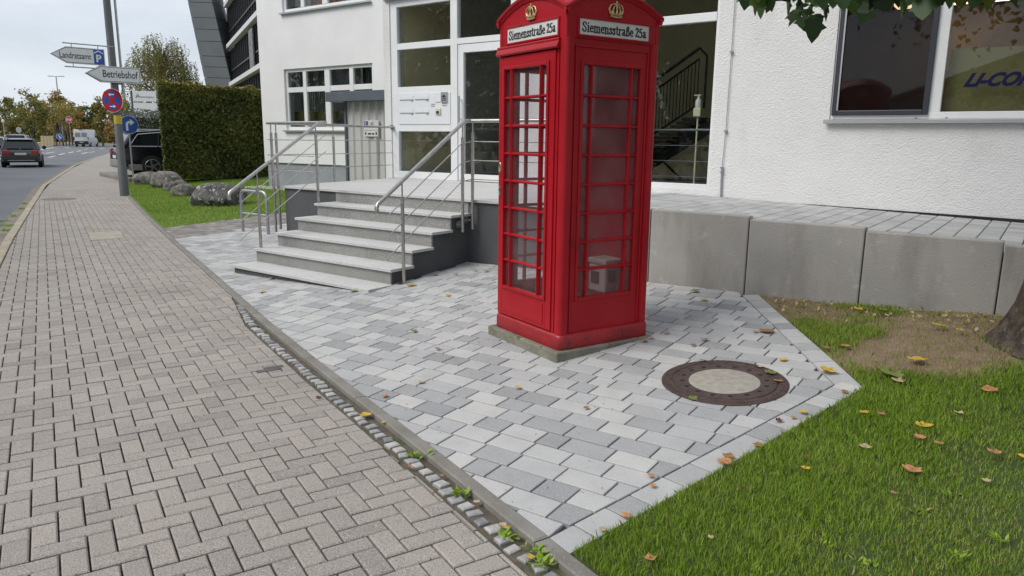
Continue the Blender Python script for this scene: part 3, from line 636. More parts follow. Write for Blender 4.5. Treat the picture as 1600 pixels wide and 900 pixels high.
for sd in ('door', 'right', 'back', 'left'):
    f = F(sd); n = 16; us = [-.440 + .88 * i / n for i in range(n + 1)]
    poly = [f(-.440, .437, 2.281), f(.440, .437, 2.281)] + [f(u, .437, archz(u)) for u in us[::-1]]
    v = Vector(f(0, -.03, 0)); fa = MB().prism(poly, v).build('fascia', 'red_paint', booth)
    ar = MB(); us2 = [-.462 + .924 * i / n for i in range(n + 1)]
    ar.loft([[f(u, .425, archz(u) - .022), f(u, .444, archz(u) - .018), f(u, .452, archz(u) + .004), f(u, .462, archz(u) + .010), f(u, .462, archz(u) + .030), f(u, .425, archz(u) + .034)] for u in us2]); ar.build('pediment_moulding', 'red_paint', fa)
    fm = MB(); fbox(fm, f, -.348, .352, .434, .446, 2.412, 2.428); fbox(fm, f, -.348, .352, .434, .446, 2.292, 2.306); fbox(fm, f, -.348, -.328, .434, .446, 2.306, 2.412); fbox(fm, f, .332, .352, .434, .446, 2.306, 2.412); fm.build('sign_frame', 'red_paint', fa, bevel=.003)
    if sd != 'back':
        fbox(MB(), f, -.328, .332, .4345, .4395, 2.306, 2.412).build('sign_panel', 'sign_white', fa)
        serif_text('Siemensstraße 25a', f, .4402, -.305, .305, 2.326, .066, fa)
    cw = MB(); c0 = 2.458
    T = lambda pts, r: cw.tube([f(u, .437 + d, z) for u, z, d in pts], r, 6)
    T([(-.052, c0 - .004, .006), (-.03, c0 - .010, .012), (0, c0 - .012, .014), (.03, c0 - .010, .012), (.052, c0 - .004, .006)], .007); T([(-.055, c0 + .012, .006), (-.03, c0 + .006, .012), (0, c0 + .004, .014), (.03, c0 + .006, .012), (.055, c0 + .012, .006)], .006)
    for s in (-1, 1):
        T([(s * .053, c0 + .012, .006), (s * .066, c0 + .040, .006), (s * .052, c0 + .068, .008), (s * .022, c0 + .080, .010), (0, c0 + .070, .012)], .0065)
        T([(s * .026, c0 + .010, .012), (s * .036, c0 + .036, .013), (s * .022, c0 + .062, .013), (0, c0 + .070, .013)], .005)
        T([(s * .040, c0 + .014, .010), (s * .042, c0 + .032, .010)], [.009, .004])
    T([(0, c0 + .008, .015), (0, c0 + .070, .014)], .006); T([(0, c0 + .012, .014), (0, c0 + .034, .016)], [.010, .005]); T([(0, c0 + .072, .012), (0, c0 + .100, .010)], [.006, .004]); T([(-.010, c0 + .092, .010), (.010, c0 + .092, .010)], .0035)
    cw.build('crown_emblem', 'gold', fa, smooth=True)
dm = MB(); n = 14; vs = []
for i in range(n + 1):
    for j in range(n + 1):
        a, b = -.447 + .894 * i / n, -.447 + .894 * j / n; vs.append((a, b, 2.498 + .132 * (1 - (a / .447) ** 2) + .132 * (1 - (b / .447) ** 2) - .002))
dm.add(vs, [(i * (n + 1) + j, (i + 1) * (n + 1) + j, (i + 1) * (n + 1) + j + 1, i * (n + 1) + j + 1) for i in range(n) for j in range(n)]); dm.build('dome_roof', 'red_paint', booth, smooth=True)
B(-.42, .42, -.42, .42, 2.27, 2.285).build('ceiling', 'red_paint', booth)
# concrete slab under it
slab = thing('concrete_slab', 'rough concrete slab under the red telephone box', 'slab', (BX, BY, BZ), BR, local=True)
mb = MB(); mb.box(-.475, .46, -.470, .452, -.2, 0.); mb.build('slab', 'slab_concrete', slab, bevel=.012)
# a grey apparatus standing on the booth floor
dv = thing('grey_apparatus', 'pale grey apparatus box with dark screen mounted low inside the telephone box', 'device', (BX, BY, BZ), BR, local=True); dv.scale = (BS, BS, BS)
B(-.02, .20, .20, .391, .33, .56).build('case', 'device_grey', dv, bevel=.015); B(-.03, .21, .19, .391, .56, .61).build('lid', 'device_grey', dv, bevel=.015)
B(.199, .207, .23, .31, .42, .52).build('screen', 'screen_dark', dv); B(.199, .211, .32, .38, .35, .54).build('side_door', 'device_grey', dv, bevel=.004); B(.02, .12, .192, .201, .40, .50).build('screen', 'screen_dark', dv)
B(.0, .18, .36, .391, .12, .335).build('bracket', 'screen_dark', dv)
# ================================================================== OFFICE BUILDING
FY = 9.574
mat('stucco', (.74, .74, .735), .92, (.69, .69, .685), 1.3, 6, 1.6, 62, dirt=(1.1, .56, .80, (.58, .575, .56), (1, 1, .35)))
mat('stucco_smooth', (.74, .74, .745), .9, (.68, .68, .685), .9, 6, .5, 60)
mat('white_frame', (.70, .715, .72), .42, (.66, .675, .68), 3, 3); mat('white_panel', (.66, .68, .70), .35); mat('dark_frame', (.028, .032, .042), .45)
mat('alu', (.52, .52, .53), .38, metal=.7); mat('steel', (.50, .49, .47), .30, (.40, .39, .375), 20, 4, metal=.85); mat('galvanised', (.42, .44, .46), .42, (.32, .34, .36), 30, 4, metal=.7)
mat('plinth_grey', (.30, .32, .345), .9, (.25, .27, .29), 2, 5); mat('dark_cladding', (.062, .064, .068), .8, (.085, .088, .092), 2.2, 6, .1, 80)
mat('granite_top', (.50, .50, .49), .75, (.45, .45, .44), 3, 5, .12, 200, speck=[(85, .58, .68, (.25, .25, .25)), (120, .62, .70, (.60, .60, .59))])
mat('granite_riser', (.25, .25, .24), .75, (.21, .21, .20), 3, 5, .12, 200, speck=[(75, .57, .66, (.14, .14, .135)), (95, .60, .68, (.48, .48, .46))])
mat('block_concrete', (.335, .325, .305), .88, (.285, .277, .26), 1.1, 7, .35, 70, thr=(.4, .6), dirt=(2.6, .50, .72, (.20, .192, .172), (1, 1, .25)), speck=[(75, .70, .74, (.12, .115, .105)), (6, .60, .75, (.40, .39, .37))])
mat('beige_wall', (.78, .69, .46), .9, (.72, .63, .42), 2, 4); mat('room_dark', (.10, .09, .075), .9, (.07, .065, .055), 2, 4); mat('room_brown', (.17, .12, .07), .8, (.12, .085, .05), 3, 4); mat('film_olive', (.125, .11, .04), .8, (.105, .092, .034), 3, 3)
mat('navy_print', (.004, .005, .045), .6, spec=.2); mat('black_iron', (.012, .012, .012), .5); mat('cream_plastic', (.55, .53, .40), .5); mat('bitumen', (.012, .012, .013), .8); mat('pale_curtain', (.30, .30, .29), .9)
glass('window_glass', (.93, .95, .93), ior=1.6); glass('wing_glass', (.75, .78, .76), ior=1.6); glass('screen_glass', (.45, .44, .46), .05, (.08, .07, .08), .03, ior=1.4)
ofc = thing('office_building', 'white rendered office building with glazed entrance and large window beside the ramp', 'building', (-3.6, FY, .5))
def px2(a, b, y=FY): p, q = PY(*a, y), PY(*b, y); return min(p.x, q.x), max(p.x, q.x), min(p.z, q.z), max(p.z, q.z)
GX0, GX1, GZ1 = -9.70, PY(1128, 150, FY).x, 4.02
WX0, WZ0, WZ1, WX1 = PY(1299, 150, FY).x, PY(1300, 187, FY).z, 3.75, 2.5
wl = MB(); wall_holes(wl, GX0 - .16, 6, -.2, 8, [(GX0, -7.02, .90, GZ1), (-4.95, GX1 - .10, PY(1070, 296, FY).z, 5.2), (WX0, WX1, WZ0, WZ1)], FY, FY + .32)
wall = wl.build('wall', 'stucco', ofc)
rf = MB(); rf.box(GX0 - .16, 6, FY + .32, 14.6, 7.6, 8); rf.build('roof', 'plinth_grey', ofc)
sd = MB(); sd.box(GX0 - .16, GX0 + .0, FY + .32, 14.6, -.2, 7.6); sd.box(5.7, 6, FY + .32, 14.6, -.2, 7.6); sd.box(GX0, 5.7, 14.3, 14.6, -.2, 7.6); sd.build('side_wall', 'stucco', ofc)
# rooms behind the glass
rm = MB(); rm.box(GX0 + .0, GX0 + .05, FY + .33, 11.3, .95, 4.4); rm.box(GX0 + .05, -3.2, 13.2, 13.3, .95, 4.4); rm.build('hall_wall', 'beige_wall', ofc)
rm = MB(); rm.box(-9.65, -3.2, FY + .33, 14.2, .86, .94); rm.box(GX0, 5.7, FY + .33, 14.2, 5.3, 5.4); rm.box(-3.25, -3.2, FY + .33, 14.2, .94, 5.3); rm.build('hall_floor', 'room_dark', ofc)
rm = MB(); rm.box(-3.1, 5.6, 12.2, 12.3, .94, 5.3); rm.box(-3.1, -3.0, FY + .33, 12.2, .94, 5.3); rm.box(-3.0, 5.6, FY + .4, 12.2, 3.5, 3.55); rm.build('room_wall', 'room_brown', ofc)
B(-9.62, -9.60, 11.2, 11.34, .95, 3.6).build('door_jamb', 'dark_frame', ofc); B(-9.0, -8.4, 12.2, 12.24, .95, 3.0).build('inner_door', 'room_dark', ofc)
# ---- entrance glazing (frame set back slightly from the wall face)
Y0, Y1 = FY + .02, FY + .10
def pane_box(x0, x1, z0, z1, parent, m='window_glass', y=None): y = y or FY + .06; return B(x0, x1, y, y + .008, z0, z1).build('pane', m, parent)
xl, xr = PY(619.5, 100, FY).x, PY(702.6, 100, FY).x
rows_ = [(PY(660, 5.5, FY).z, PY(660, 64.5, FY).z), (PY(660, 74.5, FY).z, PY(660, 134.5, FY).z), (PY(664, 205.3, FY).z, PY(664, 269, FY).z)]
fr = MB(); fr.box(GX0, xl, Y0, Y1, .945, GZ1); fr.box(xr, PY(713, 100, FY).x, Y0, Y1 + .02, .945, GZ1)
fr.box(xl, xr, Y0, Y1, rows_[0][0], GZ1); fr.box(xl, xr, Y0, Y1, rows_[1][0], rows_[0][1]); fr.box(xl, xr, Y0, Y1, rows_[2][0], rows_[1][1]); fr.box(xl, xr, Y0, Y1, .945, rows_[2][1])
sl2 = fr.build('sidelight_frame', 'white_frame', ofc, bevel=.004)
for a, b in rows_: pane_box(xl, xr, b, a, sl2)
xd0, xd1 = PY(713, 100, FY).x, -7.02; zt = PY(746, 66, FY).z; zt2 = PY(746, 56.5, FY).z
fr = MB(); fr.box(xd0 + .012, xd0 + .05, Y0 + .01, Y1, .945, zt); fr.box(xd1 - .06, xd1, Y0, Y1, .945, GZ1); fr.box(xd0, xd1 - .06, Y0, Y1, zt, zt2); fr.box(xd0, xd1 - .06, Y0, Y1, GZ1 - .08, GZ1); tf = fr.build('door_frame', 'white_frame', ofc, bevel=.004)
pane_box(xd0, xd1 - .06, zt2, GZ1 - .08, tf)
g0, gzt, gzb = PY(722.5, 120, FY).x, PY(746, 80, FY).z, PY(746, 273, FY).z
fr = MB(); fr.box(xd0 + .055, g0, Y0 + .005, Y1 - .01, .955, zt - .01); fr.box(xd1 - .16, xd1 - .065, Y0 + .005, Y1 - .01, .955, zt - .01); fr.box(g0, xd1 - .16, Y0 + .005, Y1 - .01, gzt, zt - .01); fr.box(g0, xd1 - .16, Y0 + .005, Y1 - .01, .955, gzb); dr = fr.build('entrance_door', 'white_frame', ofc, bevel=.004)
pane_box(g0, xd1 - .16, gzb, gzt, dr); hx = PY(719, 170, FY).x
MB().tube([(hx, Y0 - .05, PY(719, 150, FY).z), (hx, Y0 - .05, PY(719, 192, FY).z)], .014).build('handle', 'alu', dr, smooth=True)
for zz in (PY(719, 156, FY).z, PY(719, 186, FY).z): MB().tube([(hx, Y0 - .05, zz), (hx, Y0 + .01, zz)], .008).build('handle_mount', 'alu', dr)
B(GX0 - .1, xd1, FY - .05, FY + .02, GZ1 - .04, GZ1 + .12).build('blind_box', 'plinth_grey', ofc, bevel=.01)
# letterbox panel
a0, a1, c0, c1 = PY(622.5, 170, FY).x, PY(703, 170, FY).x, PY(664, 194, FY).z, PY(664, 145, FY).z; Yp = Y0 - .012
lp = B(a0, a1, Yp, Y0 + .01, c0, c1).build('letterbox_panel', 'white_panel', ofc, bevel=.003)
def on_panel(u, v): return a0 + (a1 - a0) * u, c0 + (c1 - c0) * v
for u0, u1 in ((.03, .30), (.33, .60)):
    for v0, v1 in ((.80, .92), (.37, .49)):
        p, q = on_panel(u0, v0), on_panel(u1, v1); fl = B(p[0], q[0], Yp - .006, Yp + .002, p[1], q[1]).build('letterbox_flap', 'white_panel', lp, bevel=.002)
        B(p[0], q[0], Yp - .009, Yp - .004, p[1] - .006, p[1] + .004).build('flap_edge_strip', 'alu', fl)  # narrow aluminium strip along the flap's lower edge
        B(q[0] - .06, q[0] - .005, Yp - .008, Yp - .001, p[1] - .028, p[1] - .010).build('lock_plate', 'alu', fl)
p, q = on_panel(.84, .68), on_panel(.955, 1.01); ic = B(p[0], q[0], Yp - .022, Yp + .002, p[1], q[1]).build('intercom', 'alu', lp, bevel=.004)
MB().lathe([(0, 0), (.022, 0), (.022, .006), (0, .008)], 16, ((p[0] + q[0]) / 2, Yp - .021, q[1] - .07), (0, -1, 0)).build('camera_eye', 'screen_dark', ic)
for k in range(3): B(p[0] + .02, q[0] - .02, Yp - .025, Yp - .021, p[1] + .03 + k * .03, p[1] + .042 + k * .03).build('speaker_slot', 'dark_frame', ic)
p, q = on_panel(.735, .30), on_panel(.83, .50); kp = B(p[0], q[0], Yp - .02, Yp + .002, p[1], q[1]).build('keypad', 'cream_plastic', lp, bevel=.006); B(p[0] + .02, q[0] - .03, Yp - .024, Yp - .019, p[1] + .015, p[1] + .06).build('key', 'dark_frame', kp)
for u0, u1, v in ((.64, .72, .62), (.64, .72, .56), (.85, .94, .63), (.85, .94, .57), (.735, .82, .68)): p, q = on_panel(u0, v), on_panel(u1, v + .025); B(p[0], q[0], Yp - .003, Yp + .001, p[1], q[1]).build('bell_label', 'alu', lp)
# ---- right-hand glazing with the stair hall behind it
rx0, rx1 = -4.95, GX1 - .10; rz = PY(1085, 28, FY).z; zb0 = PY(1070, 287, FY).z
fr = MB(); zbb = PY(1070, 296, FY).z; fr.box(rx0, rx0 + .07, Y0, Y1, zbb, 5.2); fr.box(rx1 - .04, rx1, Y0, Y1, zbb, 5.2); fr.box(rx0 + .07, rx1 - .04, Y0, Y1, zbb, zb0); fr.box(rx0 + .07, rx1 - .04, Y0 - .01, Y1, rz - .055, rz + .055); fr.box(rx0 + .07, rx1 - .04, Y0, Y1, 5.1, 5.2)
gf = fr.build('glazing_frame', 'white_frame', ofc, bevel=.004); pane_box(rx0 + .07, rx1 - .04, zb0, rz - .055, gf); pane_box(rx0 + .07, rx1 - .04, rz + .055, 5.1, gf)
cond = MB().tube([PY(1150, -25, FY - .02), PY(1143, 80, FY - .02), PY(1134, 205, FY - .02), PY(1129, 252, FY - .02), PY(1128, 266, FY - .02)], .005, 6); cond.build('lightning_conductor', 'galvanised', ofc)
cond = MB().tube([PY(1128, 264, FY - .02), PY(1126, 310, FY - .02)], .013, 8); cond.build('conductor_rod', 'galvanised', ofc)
for yy, xx in ((81, 1143), (205, 1134), (262, 1128), (269, 1127.5)):
    c = PY(xx, yy, FY - .02); MB().obox(c, (.018, 0, 0), (0, .022, 0), (0, 0, .012)).build('clamp', 'galvanised', ofc)
mat('post_dull', (.10, .11, .13), .7)
st = thing('indoor_staircase', 'dark indoor staircase with black baluster railing behind the entrance glass', 'staircase', (-4.6, 11.2, .94))
q0, q1 = PY(1012, 134, 11.2), PY(1094, 75, 11.2); d = (q1 - q0); n = 15
MB().tube([q0 - d * .3, q1], .024).build('handrail', 'black_iron', st); dn = Vector((0, 0, -.16)); MB().tube([q0 - d * .3 + dn, q1 + dn], .016).build('top_rail', 'black_iron', st); dn2 = Vector((0, 0, -.86)); MB().tube([q0 - d * .3 + dn2, q1 + dn2], .016).build('bottom_rail', 'black_iron', st)
for k in range(-4, n + 1): p = q0 + d * (k / n); MB().tube([p + dn, p + dn2], .008, 6).build('baluster', 'black_iron', st)
MB().tube([q1, q1 + Vector((.12, 0, -.12)), q1 + Vector((.12, 0, -.9))], .018).build('newel', 'black_iron', st)
for k in range(12):
    p = q0 + d * ((k - 3) / 9) + Vector((0, .1, -.98)); B(p.x - .16, p.x + .16, 11.25, 12.4, p.z - .05, p.z).build('step', 'room_dark', st)
q2 = q0 - d * .3 + Vector((0, .1, -1.16)); q3 = q1 + Vector((.3, .1, -1.0)); MB().prism([q2, q3, q3 + Vector((0, 0, -.22)), q2 + Vector((0, 0, -.22))], (0, .06, 0)).build('stringer', 'black_iron', st)
q4, q5 = PY(1018, 235, 11.6), PY(1075, 290, 11.6); MB().tube([q4, q5], .02).build('lower_rail', 'black_iron', st)
gr = thing('guard_rail', 'steel guard rail of four bars behind the entrance glass', 'railing', (-4.2, 9.9, .94))
for yy in (203, 227, 251, 275): a = PY(1040, yy, 9.95); B_ = MB().tube([(-4.9, 9.95, a.z), (-3.66, 9.95, a.z)], .014 if yy == 203 else .005, 8); B_.build('bar', 'post_dull', gr)
for xx in (-4.85, -3.7): MB().tube([(xx, 9.95, .94), (xx, 9.95, PY(1040, 203, 9.95).z)], .014, 8).build('post', 'steel', gr)
c = PY(1084, 287, 10.25); c.z = .94
sn = thing('sanitiser_stand', 'cream hand sanitiser dispenser on a slim stand behind the glass', 'dispenser', c)
MB().lathe([(0, 0), (.13, 0), (.13, .012), (.03, .02), (0, .02)], 20, c).build('base', 'cream_plastic', sn, smooth=True); zt_ = PY(1089, 180, 10.25).z; MB().tube([c + Vector((0, 0, .01)), (c.x, c.y, zt_)], .013, 8).build('pole', 'cream_plastic', sn)
B(c.x - .055, c.x + .055, c.y - .05, c.y + .05, zt_ - .02, zt_ + .10).build('holder', 'cream_plastic', sn, bevel=.01); MB().lathe([(0, 0), (.045, 0), (.045, .10), (.018, .14), (.018, .165), (0, .165)], 16, (c.x, c.y, zt_ + .1)).build('bottle', 'sign_white', sn, smooth=True); B(c.x - .07, c.x + .03, c.y - .012, c.y + .012, zt_ + .27, zt_ + .285).build('pump', 'cream_plastic', sn)
# ---- large window right
wf = MB(); wf.box(WX0, WX0 + .06, Y0, Y1, WZ0, WZ1); wf.box(WX1 - .06, WX1, Y0, Y1, WZ0, WZ1); wf.box(WX0 + .06, WX1 - .06, Y0, Y1, WZ1 - .06, WZ1); wf.box(WX0 + .06, WX1 - .06, Y0 - .008, Y1, WZ0, PY(1520, 174, FY).z)
m0, m1 = PY(1451, 150, FY).x, PY(1471, 150, FY).x; wf.box(m0, m1, Y0 - .004, Y1, PY(1520, 174, FY).z, WZ1 - .06); win = wf.build('window', 'white_frame', ofc, bevel=.004)
s0, s1, sz0 = PY(1302, 150, FY).x, PY(1453, 150, FY).x, PY(1380, 180, FY).z; fw = .058
dk = MB(); dk.box(s0, s0 + fw, FY - .02, FY + .03, sz0, WZ1 - .04); dk.box(s1 - fw, s1, FY - .02, FY + .03, sz0, WZ1 - .04); dk.box(s0 + fw, s1 - fw, FY - .02, FY + .03, sz0, sz0 + fw); sc_ = dk.build('screen_frame', 'dark_frame', win, bevel=.008)
B(s0 + fw - .004, s0 + fw + .012, FY - .024, FY - .012, sz0 + fw, WZ1 - .06).build('screen_bead', 'alu', sc_); pane_box(s0 + .06, s1 - .06, sz0 + .055, WZ1 - .06, sc_, 'screen_glass', FY + .005)
pane_box(m1, WX1 - .06, PY(1520, 174, FY).z, WZ1 - .06, win); sil = MB(); zs = WZ0; sil.prism([(WX0 - .05, FY + .02, zs + .012), (WX0 - .05, FY - .07, zs - .008), (WX0 - .05, FY - .07, zs - .045), (WX0 - .05, FY - .06, zs - .045), (WX0 - .05, FY - .06, zs - .015), (WX0 - .05, FY + .02, zs + .0)], (WX1 - WX0 + .1, 0, 0)); sil.build('sill', 'alu', win)
for xx, yy in ((1312, 186), (1431, 184.5), (1479, 184)): p = PY(xx, yy, FY + .01); B(p.x - .012, p.x + .012, Y0 - .012, Y0 - .006, p.z - .004, p.z + .004).build('drain_cap', 'dark_frame', win)
B(m1 + .02, WX1, FY + .16, FY + .17, WZ0, PY(1540, 72, FY).z).build('privacy_film', 'film_olive', win)
p0, p1 = PY(1504, 134.5, FY), PY(1527, 113.5, FY); text('LI-COR', 'navy_print', win, (p0.x, FY + .055, p0.z), (1, 0, 0), (0, 0, 1), (p1.z - p0.z) * 1.38, width=.63, bold=.05, shear=.5)
mat('lamp_glow', (1, .8, .5), .5); nb = MATS['lamp_glow'].node_tree.nodes['Principled BSDF']; nb.inputs['Emission Color'].default_value = (1, .72, .38, 1); nb.inputs['Emission Strength'].default_value = 4
lampo = B(-2.0, -.7, 11.3, 11.6, 3.44, 3.49).build('ceiling_lamp', 'lamp_glow'); tag(lampo, 'lit warm ceiling lamp inside the room behind the large window', 'lamp')
# black damp-proof wedge at the foot of the wall
def rz_(x): return .925 - .0290 * (x + 3.56)
wd_ = MB(); wd_.add([(-2.5, FY - .012, rz_(-2.5)), (2, FY - .012, rz_(2) - .02), (2, FY - .012, rz_(2) + .07), (-2.5, FY - .012, rz_(-2.5) + .002), (-2.5, FY + .01, rz_(-2.5)), (2, FY + .01, rz_(2) - .02), (2, FY + .01, rz_(2) + .07), (-2.5, FY + .01, rz_(-2.5) + .002)], [(0, 1, 2, 3), (3, 2, 6, 7), (0, 4, 5, 1), (1, 5, 6, 2), (0, 3, 7, 4)]); wd_.build('damp_course', 'bitumen', ofc)
# ================================================================== STAIRS, LANDING, RAMP
es = thing('entrance_stairs', 'grey granite entrance stairs of five steps leading to the landing', 'stairs', (-6.7, STY0, 0))
for k in range(5):
    y = STY0 + GOING * k; z = T1Z + RISE * k
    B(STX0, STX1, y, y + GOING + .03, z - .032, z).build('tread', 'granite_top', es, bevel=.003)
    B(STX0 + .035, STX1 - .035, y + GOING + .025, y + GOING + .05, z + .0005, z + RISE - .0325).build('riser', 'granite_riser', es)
pr = [(STX0 + .04, STY0 + .03, -.1), (STX0 + .04, LY + .2, -.1), (STX0 + .04, LY + .2, LZ - .035)]
for k in range(5, 0, -1): y = STY0 + GOING * k + .05; z = T1Z + RISE * k; pr += [(STX0 + .04, y, z - .034), (STX0 + .04, y, z - RISE - .034)]
pr += [(STX0 + .04, STY0 + .03, T1Z - .034)]
MB().prism(pr, (STX1 - STX0 - .08, 0, 0)).build('stair_body', 'dark_cladding', es)
ld = thing('landing', 'raised granite landing with dark grey sides in front of the entrance door', 'landing', (-6.7, LY, 0))
top = MB().prism([(-9.1, LY - .0, LZ - .032), (-4.3, LY - .0, LZ - .032), (-4.3, FY + .02, LZ - .032), (-9.62, FY + .02, LZ - .032)], (0, 0, .032)); top.build('landing_slab', 'granite_top', ld, bevel=.003)
MB().prism([(-9.06, LY + .03, -.1), (-4.3, LY + .03, -.1), (-4.3, FY - .01, -.1), (-9.56, FY - .01, -.1)], (0, 0, LZ - .033 + .1)).build('landing_wall', 'dark_cladding', ld)
rw = thing('retaining_wall', 'retaining wall of pale concrete blocks stepping down along the ramp', 'wall', (-2.2, 6.667, .2))
bxs = [-4.28, -3.17, -2.19, -1.21, -.235, .745, 1.725, 2.7]; tops = [.985, .982, .953, .924, .898, .872, .846]
for i in range(7): B(bxs[i] + .004, bxs[i + 1] - .004, 6.667 + random.uniform(-.002, .004), 6.787, -.1, tops[i]).build('concrete_block', 'block_concrete', rw, bevel=.012)
rp = thing('ramp', 'access ramp paved with pale concrete stones along the white wall', 'ramp', (-2, 8, .5))
vs = [(x, y, rz_(x) - .03) for x in (-4.3, 6) for y in (6.75, FY)]; MB().add(vs, [(0, 2, 3, 1)]).build('ramp_bed', 'joint_dark', rp)
B(-4.29, 6, 6.80, FY - .005, -.1, rz_(6) - .06).build('ramp_fill', 'block_concrete', rp)
x = -4.29; k = 0; nsep = 0; rest = MB()
while x < 1.4:
    w = .173; y = 6.79 - (.1 if k % 2 else 0)
    while y < FY - .02:
        l_ = random.choice((.2, .24, .28)); ya, yb = max(y, 6.79), min(y + l_, FY - .005); y += l_
        if yb - ya < .04: continue
        q = [(x, ya), (x + w, ya), (x + w, yb), (x, yb)]; t = random.choice((.3, .45, .55, .65, .8)) + random.uniform(-.05, .05)
        if -3.9 < x < .5 and nsep < 300:
            m_ = MB(); stone(m_, q, lambda a, b: rz_(a), .0045, .005, .04, random.uniform(-.001, .001), t); m_.build('paving_stone', 'light_paver', rp, recalc=False); nsep += 1
        else: stone(rest, q, lambda a, b: rz_(a), .0045, .005, .04, 0, t)
    x += w; k += 1
rest.build('paving_stones', 'light_paver', rp, recalc=False, kind='stuff')
# ---- railings
RT, RR = .0215, .0065
def post(root, p, ztop, zrail, r=.019):
    o = MB().tube([(p[0], p[1], p[2]), (p[0], p[1], ztop)], r, 12).build('post', 'steel', root, smooth=True)
    MB().tube([(p[0], p[1], ztop - .005), (p[0], p[1], zrail)], .008, 8).build('spigot', 'steel', o)
    return o
def stair_rail(root, x, yb, zb, yt, zt, endy):
    d = Vector((0, yt - yb, zt - zb))
    MB().tube([(x, yb - .012, zb - .085), (x, yb - .02, zb - .04), (x, yb, zb)] + [Vector((x, yb, zb)) + d * t for t in (.05, .5, 1)], RT, 12).build('handrail', 'steel', root, smooth=True)
    for k in range(1, 4):
        o = Vector((0, 0, -.215 * k)); MB().tube([Vector((x, yb, zb)) + d * (.13 - .02 * k) + o, Vector((x, yt, zt)) + d * endy + o], RR, 8).build('rod', 'steel', root, smooth=True)
lr = thing('stair_railing', 'brushed steel railing on the lawn side of the stairs turning along the landing', 'railing', (-7.93, 5.5, .27))
X = STX0 + .05
stair_rail(lr, X, 5.115, .985, 6.48, 1.825, .08)
post(lr, (X, 5.50, T1Z + RISE - .01), 1.03, 1.215); post(lr, (X, 6.43, .70), 1.70, 1.78)
zr = 1.838; CX, CY_ = -9.16, 6.62
MB().tube([(X, 6.48, 1.825), (X, 6.52, zr), (X - .02, 6.62, zr), (CX - .06, CY_, zr)], RT, 12).build('handrail', 'steel', lr, smooth=True); EX, EY = -9.68, FY + .0
MB().tube([(CX, CY_ + .03, zr), (EX, EY + .03, zr)], RT, 12).build('handrail', 'steel', lr, smooth=True); MB().lathe([(0, 0), (.045, 0), (.045, .02), (0, .02)], 16, (EX, FY - .012, zr), (0, 1, 0)).build('wall_flange', 'steel', lr)
for k in range(1, 4):
    z = zr - .02 - .215 * k; MB().tube([(X - .3, CY_ + .01, z), (CX - .1, CY_ + .01, z)], RR, 8).build('rod', 'steel', lr, smooth=True); MB().tube([(CX + .02, CY_ - .05, z), (EX, EY, z)], RR, 8).build('rod', 'steel', lr, smooth=True)
for p in ((CX + .02, CY_ + .0, .25), (CX - .03, CY_ + .12, .30)): post(lr, p, 1.70, zr)
for t in (.46, .86): post(lr, (CX + (EX - CX) * t, CY_ + (EY - CY_) * t, LZ - .01), 1.66, zr)
rr = thing('stair_railing', 'brushed steel railing on the telephone box side of the stairs', 'railing', (-5.49, 5.56, .11))
X = STX1 + .045
stair_rail(rr, X, 5.21, .985, 6.58, 1.838, .0)
post(rr, (X, 5.56, gz(X, 5.56) - .01), 1.04, 1.19); post(rr, (X, 6.545, .575), 1.66, 1.80); post(rr, (X + .03, LY - .03, .60), 1.72, zr + .0)
MB().tube([(X, 6.58, 1.838), (X, 6.63, 1.848), (X + .02, LY - .03, 1.848), (-4.2, LY - .03, 1.848)], RT, 12).build('handrail', 'steel', rr, smooth=True)
for k in range(1, 4):
    z = 1.83 - .215 * k; MB().tube([(X, 6.56, z - .02), (X + .03, LY - .035, z), (-4.2, LY - .035, z)], RR, 8).build('rod', 'steel', rr, smooth=True)
post(rr, (-4.35, LY - .03, .60), 1.72, zr)
for y, z in ((6.545, .66), (LY - .03, .70)): MB().tube([(X - .09, y + .0, z), (X, y, z)], .012, 8).build('bracket', 'steel', rr); MB().lathe([(0, 0), (.045, 0), (.045, .012), (0, .012)], 16, (X - .07, y, z), (1, 0, 0)).build('mount_plate', 'steel', rr)
hp = thing('bike_hoop', 'galvanised steel bicycle hoop standing on the paving beside the stairs', 'bike rack', (-10.8, 7.4, .03))
g0_ = gz(-11.1, 7.4) - .02; h_ = .745; r_ = .1; pts = [(-11.14, 7.4, g0_), (-11.14, 7.4, h_ - r_)] + [(-11.14 + r_ * (1 - math.cos(a)), 7.4, h_ - r_ + r_ * math.sin(a)) for a in (.4, .8, 1.2, 1.57)] + [(-10.43 - r_ * (1 - math.sin(a)), 7.4, h_ - r_ + r_ * math.cos(a)) for a in (0, .4, .8, 1.2, 1.57)] + [(-10.43, 7.4, g0_)]
MB().tube(pts, .026, 12).build('hoop', 'galvanised', hp, smooth=True); MB().tube([(-11.14, 7.4, .36), (-10.43, 7.4, .36)], .02, 10).build('crossbar', 'galvanised', hp, smooth=True)
# ================================================================== LEFT WING, SHED
YL = 13.8
wing = thing('white_wing', 'white rendered office wing with grey plinth and four-light windows behind the shed', 'building', (-16, YL, .3))
cx0 = PY(411, 200, YL).x
v0, v1, w0, w1 = PY(445, 150, YL).x, PY(583, 150, YL).x, PY(450, 203, YL).z, PY(510, 103.5, YL).z
U0, U1, V0 = PY(441, 20, YL).x, PY(578, 0, YL).x, PY(505, 11, YL).z
zp = PY(480, 256, YL).z
wl = MB(); wall_holes(wl, cx0, -8, zp, 9.5, [(v0, v1, w0, w1), (U0, U1, V0, V0 + 1.75)], YL, YL + .3); wl.build('wall', 'stucco_smooth', wing)
sw = MB(); sw.box(cx0, cx0 + .3, YL + .3, 22, zp, 9.5); sw.box(cx0, -8, YL + .3, 22, 9.2, 9.5); sw.build('side_wall', 'stucco_smooth', wing)
B(cx0 + .08, -8, YL + .05, YL + .3, -.1, zp).build('plinth', 'plinth_grey', wing)
